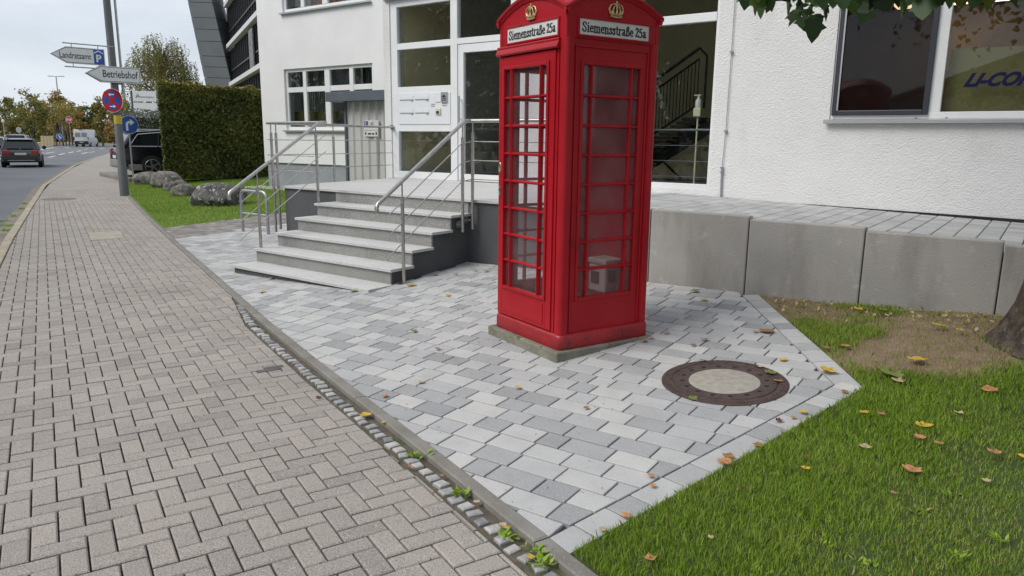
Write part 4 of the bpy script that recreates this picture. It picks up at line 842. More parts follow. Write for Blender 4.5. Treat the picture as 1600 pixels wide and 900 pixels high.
B(cx0 + .4, -8.1, 17.5, 17.6, .2, 9.2).build('room_wall', 'room_dark', wing); B(cx0 + .3, -8.1, YL + .3, 17.5, zp - .1, zp + .02).build('room_floor', 'room_dark', wing)
def wing_window(x0, x1, z0, z1, nm, split):
    f_ = MB(); a, b = YL + .06, YL + .14; fw = .09; f_.box(x0, x1, a, b, z0, z0 + fw); f_.box(x0, x1, a, b, z1 - fw, z1); f_.box(x0, x0 + fw, a, b, z0 + fw, z1 - fw); f_.box(x1 - fw, x1, a, b, z0 + fw, z1 - fw)
    W_ = x1 - x0; ms = [x0 + W_ * t for t in (.232, .495, .762)]
    for m_, hw in zip(ms, (.07, .105, .075)): f_.box(m_ - hw, m_ + hw, a - .01, b, z0 + fw, z1 - fw)
    cols = [(x0 + fw, ms[0] - .07), (ms[0] + .07, ms[1] - .105), (ms[1] + .105, ms[2] - .075), (ms[2] + .075, x1 - fw)]
    zs_ = z0 + (z1 - z0) * split
    for c_ in cols: f_.box(*c_, a, b, zs_ - .07, zs_ + .07)
    wn = f_.build('window', 'white_frame', wing, bevel=.006)
    for c_ in cols: B(*c_, a + .04, a + .05, z0 + fw, zs_ - .07).build('pane', 'wing_glass', wn); B(*c_, a + .04, a + .05, zs_ + .07, z1 - fw).build('pane', 'wing_glass', wn)
    B(x0 - .06, x1 + .06, YL - .08, YL + .06, z0 - .05, z0 - .01).build('sill', 'alu', wn)
    return wn, cols
wn, cols = wing_window(v0, v1, w0, w1, 'w', .66)
for c_ in cols: text('LI-COR', 'navy_print', wn, (c_[0] + (c_[1] - c_[0]) * .3, YL + .095, w0 + .17), (1, 0, 0), (0, 0, 1), .14, width=.36, bold=.03, shear=.45)
cur = MB()
for c_ in cols:
    x = c_[0]
    while x < c_[1] - .04: cur.box(x, x + .04, YL + .5, YL + .53, w0 + .55, w1); x += .085
cur.build('blind_slats', 'pale_curtain', wn, kind='stuff'); B(v0, v1, YL + .32, YL + .34, w0, w0 + .52).build('privacy_film', 'film_olive', wn)
wn2, c2 = wing_window(U0, U1, V0, V0 + 1.75, 'u', .7)
mat('orange_blind', (.40, .15, .07), .8, (.33, .12, .06), 4, 3)
B(c2[1][0], c2[2][1], YL + .4, YL + .42, V0, V0 + 1.6).build('orange_blind', 'orange_blind', wn2); B(c2[0][0], c2[0][1], YL + .4, YL + .42, V0, V0 + 1.6).build('grey_blind', 'pale_curtain', wn2)
gv = MB(); gp = RNG.uniform(0, 1, (900, 2)); mat('white_gravel', (.55, .54, .52), .9, (.4, .39, .37), 20, 3)
for a, b in gp:
    x = cx0 - .3 + a * 8; y = YL - .62 + b * .62; s_ = random.uniform(.025, .05); z = gz(x, y); gv.add([(x + s_, y, z), (x, y + s_, z), (x - s_, y, z), (x, y - s_, z), (x, y, z + s_ * 1.2)], [(0, 1, 4), (1, 2, 4), (2, 3, 4), (3, 0, 4)])
tag(gv.build('gravel_strip', 'white_gravel', recalc=False), 'strip of white gravel along the foot of the white wing', 'gravel', kind='stuff')
SYd = 11.9; mat('corrugated', (.50, .50, .48), .5, (.45, .45, .43), 2, 4, metal=.15); mat('slate_metal', (.095, .115, .135), .5, (.08, .095, .115), 3, 3); mat('blue_sign', (.02, .05, .22), .45)
sh = thing('shed', 'pale corrugated metal shed with slate grey roof edge beside the entrance', 'shed', (-12.5, SYd, .3))
r0, r1, q0, q1 = PY(508, 145, SYd - .25).x, -9.9, PY(508, 159, SYd - .25).z, PY(508, 144, SYd - .25).z
B(r0, r1, SYd - .25, 13.6, q0, q1).build('roof', 'slate_metal', sh, bevel=.006)
xa = PY(538, 155, SYd).x; x = xa + .04; pts = []; zb = .15
while x < r1: pts += [(x, SYd + .035), (x + .11, SYd + .035), (x + .145, SYd), (x + .22, SYd), (x + .255, SYd + .035)]; x += .255
cm = MB(); cm.add([(a, b, zb) for a, b in pts] + [(a, b, q0 + .02) for a, b in pts], [(i, i + 1, len(pts) + i + 1, len(pts) + i) for i in range(len(pts) - 1)]); cm.build('corrugated_wall', 'corrugated', sh, recalc=False)
B(xa - .02, xa + .04, SYd - .01, SYd + .06, zb, q0).build('corner_trim', 'slate_metal', sh); B(xa, xa + .03, SYd + .06, 13.5, zb, q0).build('end_wall', 'corrugated', sh)
p0, p1 = PY(568.5, 188, SYd - .02), PY(592, 213.5, SYd - .02)
ps = thing('parking_sign', 'small white parking sign with blue square on the corrugated shed', 'sign', (p0.x, SYd - .02, p1.z))
w_, h_ = p1.x - p0.x, p0.z - p1.z; B(p0.x, p1.x, SYd - .025, SYd + .0, p1.z, p0.z).build('board', 'sign_white', ps, bevel=.004)
B(p0.x + .04 * w_, p0.x + .30 * w_, SYd - .028, SYd - .024, p0.z - .34 * h_, p0.z - .06 * h_).build('blue_square', 'blue_sign', ps); text('P', 'sign_white', ps, (p0.x + .10 * w_, SYd - .030, p0.z - .31 * h_), (1, 0, 0), (0, 0, 1), .30 * h_); text('45', 'black_print', ps, (p0.x + .46 * w_, SYd - .027, p0.z - .32 * h_), (1, 0, 0), (0, 0, 1), .30 * h_)
B(p0.x + .03 * w_, p1.x - .03 * w_, SYd - .027, SYd - .0245, p0.z - .62 * h_, p0.z - .605 * h_).build('rule', 'black_print', ps)
for u, ww, hh in ((.12, .09, .15), (.84, .09, .15), (.38, .2, .10), (.62, .16, .09)): B(p0.x + u * w_ - ww * w_ / 2, p0.x + u * w_ + ww * w_ / 2, SYd - .0275, SYd - .0245, p1.z + .12 * h_, p1.z + (.12 + hh) * h_).build('pictogram', 'black_print', ps)
# ================================================================== VEGETATION HELPERS
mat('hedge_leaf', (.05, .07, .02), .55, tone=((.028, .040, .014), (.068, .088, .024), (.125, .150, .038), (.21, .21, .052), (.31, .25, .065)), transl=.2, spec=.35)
mat('tree_leaf', (.1, .1, .03), .6, tone=((.045, .065, .02), (.10, .125, .03), (.19, .185, .04), (.30, .235, .05), (.33, .19, .055)), transl=.3)
mat('birch_leaf', (.1, .1, .03), .6, tone=((.08, .09, .03), (.17, .175, .05), (.26, .245, .075), (.36, .31, .10)), transl=.35)
mat('silver_leaf', (.15, .18, .15), .6, tone=((.06, .085, .06), (.13, .155, .125), (.24, .27, .23)), transl=.2)
mat('hero_leaf', (.05, .1, .02), .5, tone=((.010, .026, .006), (.024, .060, .010), (.050, .105, .014), (.12, .14, .02)), transl=.32, spec=.4)
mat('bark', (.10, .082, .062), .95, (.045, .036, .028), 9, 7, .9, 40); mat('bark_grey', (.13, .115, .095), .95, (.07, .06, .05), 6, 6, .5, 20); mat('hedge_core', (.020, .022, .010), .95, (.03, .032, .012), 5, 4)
def leafcards(c, size, aspect=.6, up=.3):
    """array of centres -> (n, 4, 3) randomly turned leaf quads"""
    n = len(c); nr = RNG.normal(0, 1, (n, 3)); nr[:, 2] += up; nr /= np.linalg.norm(nr, axis=1)[:, None]; a = np.cross(nr, RNG.normal(0, 1, (n, 3))); a /= np.linalg.norm(a, axis=1)[:, None] + 1e-9; b = np.cross(nr, a)
    s = (size * RNG.uniform(.6, 1.3, n))[:, None]; a = a * s; b = b * s * aspect
    return np.stack([c - a, c + b - a * .1, c + a, c - b - a * .1], 1)
def tree(name, label, x, y, z0, h, r, n, leaf, size, tone, group, trunk=.14, lo=.25, clumps=26, lean=0., cat='tree'):
    t = thing(name, label, cat, (x, y, z0), group=group); lx = lean * h
    tk = MB(); tk.tube([(x, y, z0 - .1), (x + lx * .1, y, z0 + h * .25), (x + lx * .4, y + .05 * r, z0 + h * .55), (x + lx * .8, y, z0 + h * .86)], [trunk, trunk * .8, trunk * .5, trunk * .12], 8)
    cs = []
    for k in range(clumps):
        v = RNG.normal(0, 1, 3); v /= np.linalg.norm(v); q = RNG.uniform(.35, 1.) ** .6; zc = lo + (1 - lo) * (.5 + .46 * v[2] * q); rad = r * (1 - .45 * max(0, (zc - .55) / .45)) * q
        c = np.array([x + lx * zc + v[0] * rad, y + v[1] * rad, z0 + h * zc]); cs.append(c)
        if k % 2 == 0: b = Vector((x + lx * .4, y, z0 + h * max(.2, zc - .25))); tk.tube([b, (b + Vector(c)) / 2 + Vector((0, 0, .06 * h)), c], [trunk * .38, trunk * .22, trunk * .05], 5)
    tk.build('trunk', 'bark_grey', t, smooth=True)
    cs = np.array(cs); idx = RNG.integers(0, clumps, n); cr_ = r * RNG.uniform(.22, .42, clumps); P = cs[idx] + np.clip(RNG.normal(0, .55, (n, 3)), -1.3, 1.3) * cr_[idx][:, None] * np.array([1, 1, .8])
    ct = RNG.normal(0, .12, clumps); quads('crown', leafcards(P, size), leaf, t, np.clip(tone + ct[idx] + RNG.normal(0, .12, n), 0, 1)); return t
# ================================================================== HEDGE, BOULDERS
A_, B_ = PG(259, 273, .37), PG(414, 268, .37); u_ = (B_ - A_); u_.z = 0; hl = u_.length; u_.normalize(); nb_ = Vector((-u_.y, u_.x, 0)); nf = -nb_
ht = PP(330, 134, A_, nb_).z; hz0 = .2; th_ = 1.5
hg = thing('clipped_hedge', 'tall clipped hornbeam hedge with yellowing top beside the white wing', 'hedge', (A_.x, A_.y, hz0))
nd_ = Vector((A_.x, A_.y, 0)).normalized()                # the hedge's end is cut square to the driveway
def hp_(s, t, z): return A_ + u_ * s + nd_ * t + Vector((0, 0, z - A_.z))
co_ = MB(); pts = [hp_(.15, .15, hz0), hp_(hl + 2, .15, hz0), hp_(hl + 2, th_, hz0), hp_(.15, th_, hz0)]; co_.prism(pts, (0, 0, ht - hz0 - .12)); co_.build('added_dark_core', 'hedge_core', hg)  # solid dark box added inside the hedge leaves to block light
n = 34000; s = RNG.uniform(-.05, hl + 1.5, n); w = RNG.random(n); t = np.abs(RNG.normal(0, .06, n)) * 1.0; z = RNG.uniform(hz0, ht, n); top = w < .16; left = (w > .88)
z = np.where(top, ht - np.abs(RNG.normal(0, .06, n)) + .06 * np.sin(s * 2.3) + .05 * np.sin(s * 5.7 + 1) + .03 * np.sin(s * 13), z); t = np.where(top, RNG.uniform(0, th_, n), t + .05 * np.sin(s * 3.1 + z * 2)); t = np.where(left, RNG.uniform(0, th_, n), t); s = np.where(left, np.abs(RNG.normal(0, .07, n)), s)
C_ = np.array(A_)[None] + np.outer(s, np.array(u_)) + np.outer(t, np.array(nd_)); C_[:, 2] = z
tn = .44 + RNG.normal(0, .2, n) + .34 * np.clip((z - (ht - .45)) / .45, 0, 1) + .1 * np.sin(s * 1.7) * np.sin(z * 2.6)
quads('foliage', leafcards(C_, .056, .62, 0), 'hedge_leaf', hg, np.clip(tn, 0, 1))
mat('boulder', (.20, .185, .165), .95, (.085, .082, .075), 5, 7, .9, 30, thr=(.38, .60), dirt=(9, .60, .66, (.36, .35, .31)))
mat('boulder_dark', (.115, .112, .105), .95, (.035, .036, .036), 5, 7, 1., 30, thr=(.4, .6), dirt=(11, .585, .63, (.42, .41, .38)))
def boulder(pl, pr_, pt, label, m, seed, dep=.8, sq=1.):
    a, b = GG(*pl), GG(*pr_); c = (a + b) / 2; w = (b - a).length / 2; d = (b - a).normalized(); nn = Vector((-d.y, d.x, 0)); top = PP(pt[0], pt[1], c, nn).z; h = (top - c.z)
    bm = bmesh.new(); bmesh.ops.create_icosphere(bm, subdivisions=4, radius=1)
    from mathutils import noise as mn
    for v in bm.verts:
        p = v.co.copy(); k = 1 + .16 * mn.noise(p * 1.3 + Vector((seed, 0, 0))) + .08 * mn.noise(p * 3.1 + Vector((0, seed, 0))) + .03 * mn.noise(p * 8 + Vector((seed, seed, 0)))
        e = 1 / max(abs(p.x) ** 3 + abs(p.y) ** 3 + abs(p.z) ** 3, .2) ** (1 / 3); p = p * k * (.55 + .45 * e * .95)
        v.co = d * (p.x * w) + nn * (p.y * w * dep) + Vector((0, 0, h * .40 + p.z * h * .62 - .02))
    me = bpy.data.meshes.new('boulder'); bm.to_mesh(me); bm.free(); me.polygons.foreach_set('use_smooth', [True] * len(me.polygons)); me.materials.append(MATS[m])
    o = bpy.data.objects.new('boulder', me); COL.objects.link(o); o.location = c + nn * w * dep * .8; tag(o, label, 'boulder', 'boulders on the lawn'); return o
boulder((286, 321), (357, 323), (318, 286), 'largest dark boulder speckled with pale lichen on the lawn', 'boulder_dark', 1.3, .7)
boulder((263, 306), (290, 307), (277, 287), 'small rounded boulder right beside the largest lichen-covered boulder', 'boulder', 4.1)
boulder((252, 298), (272, 298), (264, 283), 'small flat boulder resting behind the small rounded one', 'boulder', 6.6)
boulder((268, 297), (287, 297), (279, 280), 'smallest boulder tucked between two others on the lawn', 'boulder', 9.2)
boulder((229, 293), (263, 294), (242, 267), 'tall upright boulder with split mossy top before the black car', 'boulder', 12.7, .8)
boulder((202, 288), (232, 289), (216, 268), 'rounded grey boulder nearest the grey lamp post', 'boulder', 15.1)
q = [GG(246, 276), GG(276, 274)]; d = (q[1] - q[0]); mb = MB(); nn = Vector((-d.y, d.x, 0)).normalized() * .25; mb.prism([q[0], q[1], q[1] + nn, q[0] + nn], (0, 0, .42)); o = mb.build('concrete_footing', 'block_concrete', bevel=.03); tag(o, 'low concrete footing at the corner of the tall hedge', 'footing')
# ================================================================== LAMP POST WITH SIGNS
mat('post_grey', (.125, .13, .135), .6, (.10, .105, .11), 3, 4); mat('sign_face', (.70, .72, .73), .45); mat('sign_blue', (.012, .085, .36), .4); mat('sign_red', (.42, .015, .022), .4); mat('sign_edge', (.05, .055, .06), .5); mat('yellow_sticker', (.62, .47, .04), .6, (.5, .37, .03), 20, 3); mat('back_grey', (.30, .31, .32), .5)
PB = GG(195, 306); lp_ = thing('lamp_post', 'grey steel lamp post at the edge of the lawn carrying street signs', 'lamp post', PB)
MB().tube([PB + Vector((0, 0, -.05)), PB + Vector((0, 0, .75)), PB + Vector((0, 0, .78)), PB + Vector((0, 0, 5.3)), PB + Vector((0, 0, 8.2))], [.118, .118, .104, .088, .07], 18).build('mast', 'post_grey', lp_, smooth=True)
MB().tube([PB + Vector((0, 0, 8.1)), PB + Vector((-.3, -.7, 8.4)), PB + Vector((-.6, -1.6, 8.5))], .04, 8).build('arm', 'post_grey', lp_); B(PB.x - .8, PB.x - .5, PB.y - 2.2, PB.y - 1.5, 8.45 + PB.z, 8.58 + PB.z).build('lamp_head', 'post_grey', lp_, bevel=.03)
SA = math.radians(80.7); SD = Vector((math.cos(SA), math.sin(SA), 0)); SN = Vector((math.cos(SA - math.pi / 2), math.sin(SA - math.pi / 2), 0)); UP = Vector((0, 0, 1))
tp = PB + SD * .2; MB().tube([tp + UP * 2.75, tp + UP * 5.6], .032, 10).build('sign_tube', 'galvanised', lp_); MB().tube([tp + UP * 3.0, PB + UP * 3.0], .02, 8).build('tube_clamp', 'galvanised', lp_); MB().tube([tp + UP * 5.3, PB + UP * 5.3], .02, 8).build('tube_clamp', 'galvanised', lp_)
def flat_poly(mb, pts, n, t): mb.prism([Vector(p) for p in pts], Vector(n) * t); return mb
def arrow_sign(name, label, px, txt, pl, thick, tsz, tx, extra=None):
    o = PB + SN * pl; P3 = [PP(a, b, o, SN) for a, b in px]; z0 = min(p.z for p in P3); root = thing(name, label, 'direction sign', (P3[0] + P3[2]) / 2)
    sl_ = sum((p for p in P3), Vector()) / len(P3)
    ls = [(p - sl_).dot(SD) for p in P3]; zs_ = [p.z for p in P3]; x0, x1, zl, zh = min(ls), max(ls), min(zs_), max(zs_)
    zl, zh = sl_.z - .21, sl_.z + .21; tip = x0; sh_ = x0 + .36
    poly = lambda e: [sl_ + SD * a + UP * (z - sl_.z) for a, z in ((tip + e * 1.2, (zl + zh) / 2), (sh_ + e * .2, zl + e), (x1 - e, zl + e), (x1 - e, zh - e), (sh_ + e * .2, zh - e))]
    flat_poly(MB(), poly(0), -SN, thick).build('panel', 'sign_edge' if thick > .05 else 'sign_face', root, bevel=.004)
    flat_poly(MB(), [p + SN * .001 for p in poly(.004)], SN, .002).build('rim', 'sign_face', root); flat_poly(MB(), [p + SN * .003 for p in poly(.022)], SN, .0015).build('border', 'sign_edge', root); flat_poly(MB(), [p + SN * .0045 for p in poly(.036)], SN, .0015).build('face', 'sign_face', root)
    text(txt, 'black_print', root, sl_ + SD * (x0 + tx) + UP * (-.078) + SN * .0075, SD, UP, tsz, width=(x1 - x0) - tx - .075 - (extra or 0), bold=.012)
    return root, sl_, x0, x1
r1, c1, x0, x1 = arrow_sign('direction_sign', 'white arrow sign reading Betriebshof on the lamp post', ((134, 112), (160, 104), (219, 109), (218, 130), (165, 128)), 'Betriebshof', .16, .12, .265, .40)
r2, c2, y0, y1 = arrow_sign('direction_sign', 'white arrow sign reading Landratsamt with blue parking symbol on the lamp post', ((78, 84), (95, 75), (163, 79), (164, 99), (97, 96)), 'Landratsamt', .14, .03, .215, .21, .255)
bq = [c2 + SD * a + UP * z + SN * .0065 for a, z in ((y1 - .27, -.185), (y1 - .03, -.185), (y1 - .03, .185), (y1 - .27, .185))]; flat_poly(MB(), bq, SN, .0015).build('parking_field', 'sign_blue', r2)
text('P', 'sign_face', r2, c2 + SD * (y1 - .215) + UP * (-.125) + SN * .0095, SD, UP, .26, bold=.03); rf_ = MB(); rf_.prism([c2 + SD * (y1 + a) + UP * z + SN * .0085 for a, z in ((-.26, .075), (-.15, .14), (-.04, .075), (-.04, .105), (-.15, .172), (-.26, .105))], SN * .001); rf_.build('roof_mark', 'sign_face', r2)
fr_ = MB(); fr_.tube([c2 + SD * (y0 + .3) + UP * .29, c2 + SD * (y1 + .22) + UP * .29], .016, 8); fr_.build('frame_tube', 'galvanised', r2); MB().tube([c2 + SD * (y0 + .3) - UP * .29, c2 + SD * (y1 + .32) - UP * .29], .016, 8).build('frame_tube', 'galvanised', r2); MB().tube([c2 + SD * (y1 + .1) - UP * .29, c2 + SD * (y1 + .1) + UP * .29], .016, 8).build('frame_tube', 'galvanised', r2)
for a in (y0 + .5, y1 - .15): MB().tube([c2 + SD * a + UP * .19, c2 + SD * a + UP * .29], .01, 6).build('frame_clip', 'galvanised', r2); MB().tube([c2 + SD * a - UP * .29, c2 + SD * a - UP * .19], .01, 6).build('frame_clip', 'galvanised', r2)
def disc(mb, c, n, r, t, seg=32): mb.lathe([(0, 0), (r, 0), (r, t), (0, t)], seg, c, n); return mb
def place(c, X, mb_pts): return [c + X * a + UP * b for a, b in mb_pts]
# no-stopping disc
NA = math.radians(-63); NN = Vector((math.cos(NA), math.sin(NA), 0)); NX = Vector((-NN.y, NN.x, 0)); c = PP(175.3, 157, PB + NN * .14, NN)
ns = thing('no_stopping_sign', 'round blue and red no-stopping sign with white arrows on the lamp post', 'road sign', c); R_ = .315
disc(MB(), c - NN * .012, NN, R_, .010).build('plate', 'sign_face', ns); disc(MB(), c - NN * .001, NN, R_ - .012, .002).build('red_ring', 'sign_red', ns); disc(MB(), c + NN * .002, NN, R_ - .075, .002).build('blue_field', 'sign_blue', ns)
for s in (-1, 1): a = R_ * .70; w = .026; MB().prism(place(c + NN * .0045 + NN * .0006 * s, NX, [(-a - w, -s * (a) + s * w), (-a + w, -s * a - s * w), (a + w, s * a - s * w), (a - w, s * a + s * w)]), NN * .001).build('red_bar', 'sign_red', ns)
for s in (-1, 1):
    zc = -s * .155; mb = MB(); mb.prism(place(c + NN * .0068, NX, [(-.08, zc - .014), (.04, zc - .014), (.04, zc + .014), (-.08, zc + .014)] if s > 0 else [(-.04, zc - .014), (.08, zc - .014), (.08, zc + .014), (-.04, zc + .014)]), NN * .001); mb.prism(place(c + NN * .0068, NX, [(s * .095, zc), (s * .035, zc - .045), (s * .035, zc + .045)]), NN * .001); mb.build('white_arrow', 'sign_face', ns)
c = PB + UP * (PP(182, 187, PB, SN).z - PB.z); stk = MB(); rr_ = .1; stk.loft([[c + (SN * math.cos(a) + SD * math.sin(a)) * rr_ + UP * z for a in np.linspace(-1.35, 1.35, 9)] + [c + (SN * math.cos(a) + SD * math.sin(a)) * (rr_ + .004) + UP * z for a in np.linspace(1.35, -1.35, 9)] for z in (-.115, .115)]); tag(stk.build('yellow_sticker', 'yellow_sticker'), 'yellow notice sticker wrapped round the lamp post below the no-stopping sign', 'sticker')
c = PP(201.5, 195, PB + Vector((-4.5, 2.2, 0)), SN)
bs = thing('turn_sign', 'round blue sign with white right-turn arrow beside the black car', 'road sign', (c.x, c.y, gz(c.x, c.y))); R_ = .30
disc(MB(), c - SN * .01, SN, R_, .008).build('plate', 'sign_face', bs); disc(MB(), c - SN * .0015, SN, R_ - .014, .002).build('blue_field', 'sign_blue', bs); mb = MB(); mb.prism(place(c + SN * .0012, SD, [(-.10, -.19), (-.03, -.19), (-.03, .02), (0, .05), (.05, .05), (.05, .12), (-.03, .12), (-.10, .05)]), SN * .001); mb.prism(place(c + SN * .0012, SD, [(.04, -.02), (.18, .085), (.04, .19)]), SN * .001); mb.build('white_arrow', 'sign_face', bs)
MB().tube([(c.x - SN.x * .04, c.y - SN.y * .04, gz(c.x, c.y) - .1), (c.x - SN.x * .04, c.y - SN.y * .04, c.z + .3)], .03, 10).build('post', 'galvanised', bs)
DPT = 36.; p0, p1 = PD(184, 205, DPT), PD(222, 223, DPT); X_ = (PD(222, 205, DPT) - p0).normalized(); nE = X_.cross(UP)
ed = thing('driveway_sign', 'white board reading Einfahrt behind the black car', 'sign', (p0.x, p0.y, 0)); MB().prism([p0, PD(216, 204, DPT), PD(229, 212, DPT), PD(229, 236, DPT), PD(184, 236, DPT)], -nE * .04).build('board', 'sign_face', ed); text('Einfahrt', 'black_print', ed, PD(187, 214.5, DPT) + nE * .01, X_, UP, .36); 
for a in (190, 224): q = PD(a, 236, DPT); MB().tube([q, (q.x, q.y, 0)], .04, 8).build('leg', 'post_grey', ed)
DPA = 44.; p0 = PD(206.5, 142, DPA); X_ = (PD(243, 143.5, DPA) - p0); wA = X_.length; X_.z = 0; X_.normalize(); nA = X_.cross(UP); hA = (PD(206.5, 142, DPA).z - PD(207, 158, DPA).z)
am = thing('company_sign', 'white company board with handwritten black lettering on two posts above the silver shrubs', 'sign', (p0.x, p0.y, 0))
MB().prism([p0, p0 + X_ * wA, p0 + X_ * wA - UP * hA, p0 - UP * hA], -nA * .08).build('board', 'sign_face', am); MB().prism([p0 - UP * (hA + .09), p0 + X_ * wA - UP * (hA + .09), p0 + X_ * wA - UP * (hA + .62), p0 - UP * (hA + .62)], -nA * .08).build('lower_board', 'sign_face', am)
for a in (-.12, wA * .66): q = p0 + X_ * a - nA * .12; MB().tube([(q.x, q.y, 0), (q.x, q.y, p0.z + .02)], .07, 8).build('post', 'post_grey', am)
wv = lambda pts: MB().tube([p0 + X_ * (wA * a) + UP * (-hA + hA * b) + nA * .006 for a, b in pts], .011, 6).build('brush_stroke', 'black_print', am)
wv([(.12, .36), (.16, .42), (.21, .70), (.24, .66), (.28, .36)]); wv([(.15, .47), (.22, .50), (.29, .44)]); wv([(.30, .46), (.33, .38), (.35, .47), (.38, .38), (.40, .47), (.43, .40), (.46, .45), (.48, .40), (.51, .46), (.54, .40), (.57, .44), (.60, .46)]); wv([(.61, .46), (.64, .40), (.67, .46), (.69, .42), (.70, .30), (.69, .40), (.73, .46)]); wv([(.74, .46), (.78, .40), (.80, .46), (.83, .40), (.87, .42), (.92, .38)])
# ================================================================== VEHICLES
mat('tyre', (.018, .018, .018), .85); mat('rim', (.35, .35, .36), .35, metal=.8); mat('car_glass', (.012, .015, .018), .06, spec=.8); mat('tail_light', (.40, .01, .012), .2); mat('black_trim', (.015, .015, .016), .5); mat('plate_white', (.62, .62, .6), .5)
mat('paint_brown', (.050, .046, .042), .25, spec=.6, coat=.5); mat('paint_black', (.006, .006, .008), .22, spec=.35, coat=.15); mat('paint_white', (.72, .73, .74), .35, coat=.4); mat('paint_silver', (.42, .44, .46), .3, metal=.4, coat=.5); mat('cladding', (.22, .225, .23), .6); mat('chrome', (.7, .7, .7), .15, metal=1.)
def car(name, label, cat, loc, rz, Ln, W, H, paint, belt, kind, group=None, lower=None):
    t = thing(name, label, cat, loc, rz, group, local=True); h = W / 2; fx, rx_ = Ln / 2, -Ln / 2
    if kind == 'van': sts = [(rx_, .45, H * .93, .94, .93), (rx_ + .06, .35, H * .985, 1, .95), (rx_ + .6, .32, H, 1, .95), (fx - 1.7, .32, H, 1, .95), (fx - 1.15, .32, H * .88, 1, .9), (fx - .55, .32, H * .52, .98, .9), (fx - .12, .35, H * .45, .9, .8), (fx, .45, H * .36, .8, .75)]
    else: sts = [(rx_, .48, belt * .86, .86, .80), (rx_ + .07, .34, belt * .97, .94, .86), (rx_ + .35, .27, belt, .985, .90), (rx_ + 1.2, .24, belt, 1, .92), (0, .23, belt * .985, 1, .92), (fx - 1.35, .24, belt * .965, .99, .90), (fx - .55, .27, belt * .88, .96, .86), (fx - .1, .34, belt * .74, .86, .78), (fx, .46, belt * .62, .74, .66)]
    rg = []
    for x, zb, zt, wl, wt in sts: zm = zb + (zt - zb) * .55; rg.append([(x, -h * wl * .93, zb), (x, -h * wl, zb + .12), (x, -h * wl * 1.0, zm), (x, -h * wt, zt - .03), (x, -h * wt * .93, zt), (x, h * wt * .93, zt), (x, h * wt, zt - .03), (x, h * wl, zm), (x, h * wl, zb + .12), (x, h * wl * .93, zb)])
    MB().loft(rg).build('body', paint, t, smooth=True)
    if kind != 'van':
        rb = rx_ + (.10 if kind == 'wagon' else .16); cst = [(rb, rb + .42, belt - .02, H - .07), ]
        yb, yr = h * .88, h * .68
        lowr = [(rb, belt - .03), (fx - 1.25, belt - .04)]; upr = [(rb + .38, H - .05), (rb + 1.2, H), (-.1, H), (.25, H - .05)]
        ring = lambda s: [(lowr[0][0], s * yb, lowr[0][1]), (lowr[1][0], s * yb, lowr[1][1])] + [(a, s * yr, b) for a, b in upr[::-1]]
        l_, r_ = ring(1), ring(-1); MB().loft([l_, [(a, 0.5 * (b + c), d_ + .015) for (a, b, d_), (_, c, _) in zip(l_, r_)], r_]).build('glasshouse', 'car_glass', t)
        rfm = MB(); rfm.loft([[(a, s * (yr + .015), b + dz) for a, b in upr] + [(a, s * (yr + .015), b - .05 + dz) for a, b in upr[::-1]] for s, dz in ((-1, .0), (-.6, .022), (.6, .022), (1, .0))]); rfm.build('roof', paint, t, smooth=True)
        for s in (-1, 1):
            for a, b, w in ((lowr[0], upr[0], .055), (lowr[1], upr[3], .04), ((rb + 1.15, belt), (rb + 1.25, H - .03), .035), ((-.05, belt), (-.12, H - .03), .035)): MB().tube([(a[0], s * (yb + .004), a[1]), (b[0], s * (yr + .012), b[1])], w, 6).build('pillar', paint, t)
            MB().tube([(rb + .18, s * (yb + .012), belt + .02), (rb + .52, s * (yr + .07), H - .13), (rb + 1.2, s * (yr + .045), H - .065), (0, s * (yr + .045), H - .07)], .014, 6).build('window_trim', 'chrome', t); MB().tube([(rb + .18, s * (yb + .014), belt + .02), (fx - 1.5, s * (yb + .014), belt)], .013, 6).build('window_trim', 'chrome', t)
            MB().tube([(rb + .5, s * (yr - .05), H + .035), (0, s * (yr - .05), H + .04)], .018, 6).build('roof_rail', 'chrome' if kind == 'suv' else 'black_trim', t)
            m_ = MB(); m_.lathe([(0, -.06), (.09, -.05), (.11, 0), (.08, .05), (0, .06)], 10, (fx - 1.45, s * (h + .12), belt + .06), (1, 0, 0)); m_.build('mirror', 'black_trim', t)
            for xx in (-.95, .2): B(xx, xx + .18, min(s * (h * .985), s * (h * 1.005)), max(s * (h * .985), s * (h * 1.005)), belt - .17, belt - .14).build('door_handle', paint, t)
        zt = belt - .12
        for s in (-1, 1): q = sorted((s * h * .90, s * h * .52)); B(rx_ - .012, rx_ + .25, q[0], q[1], zt - .13, zt + .05).build('tail_light', 'tail_light', t, bevel=.02)
        B(rx_ - .02, rx_ + .08, -h * .82, h * .82, .32, .50).build('bumper', 'black_trim', t, bevel=.03); B(rx_ - .026, rx_ + .05, -h * .66, h * .66, .36, .40).build('bumper_strip', 'rim', t); B(rx_ - .018, rx_ + .02, -.26, .26, .66, .77).build('licence_plate', 'plate_white', t); B(rx_ + .12, rx_ + .2, -.04, .04, belt - .02, belt + .04).build('badge', 'chrome', t, bevel=.01)
        MB().prism([(rb - .008, -h * .66, belt + .03), (rb - .008, h * .66, belt + .03), (rb + .32, h * .54, H - .10), (rb + .32, -h * .54, H - .10)], (-.012, 0, .01)).build('rear_window', 'car_glass', t); B(rb + .24, rb + .5, -h * .62, h * .62, H - .055, H - .015).build('spoiler', paint if kind == 'wagon' else 'black_trim', t, bevel=.015)
        if lower:
            for s in (-1, 1): q = sorted((s * h * .97, s * h * 1.012)); B(rx_ + .25, fx - .3, q[0], q[1], .24, .46).build('sill_cladding', lower, t, bevel=.02)
            B(rx_ - .025, rx_ + .3, -h * .93, h * .93, .33, .62).build('bumper_cladding', lower, t, bevel=.03)
    else:
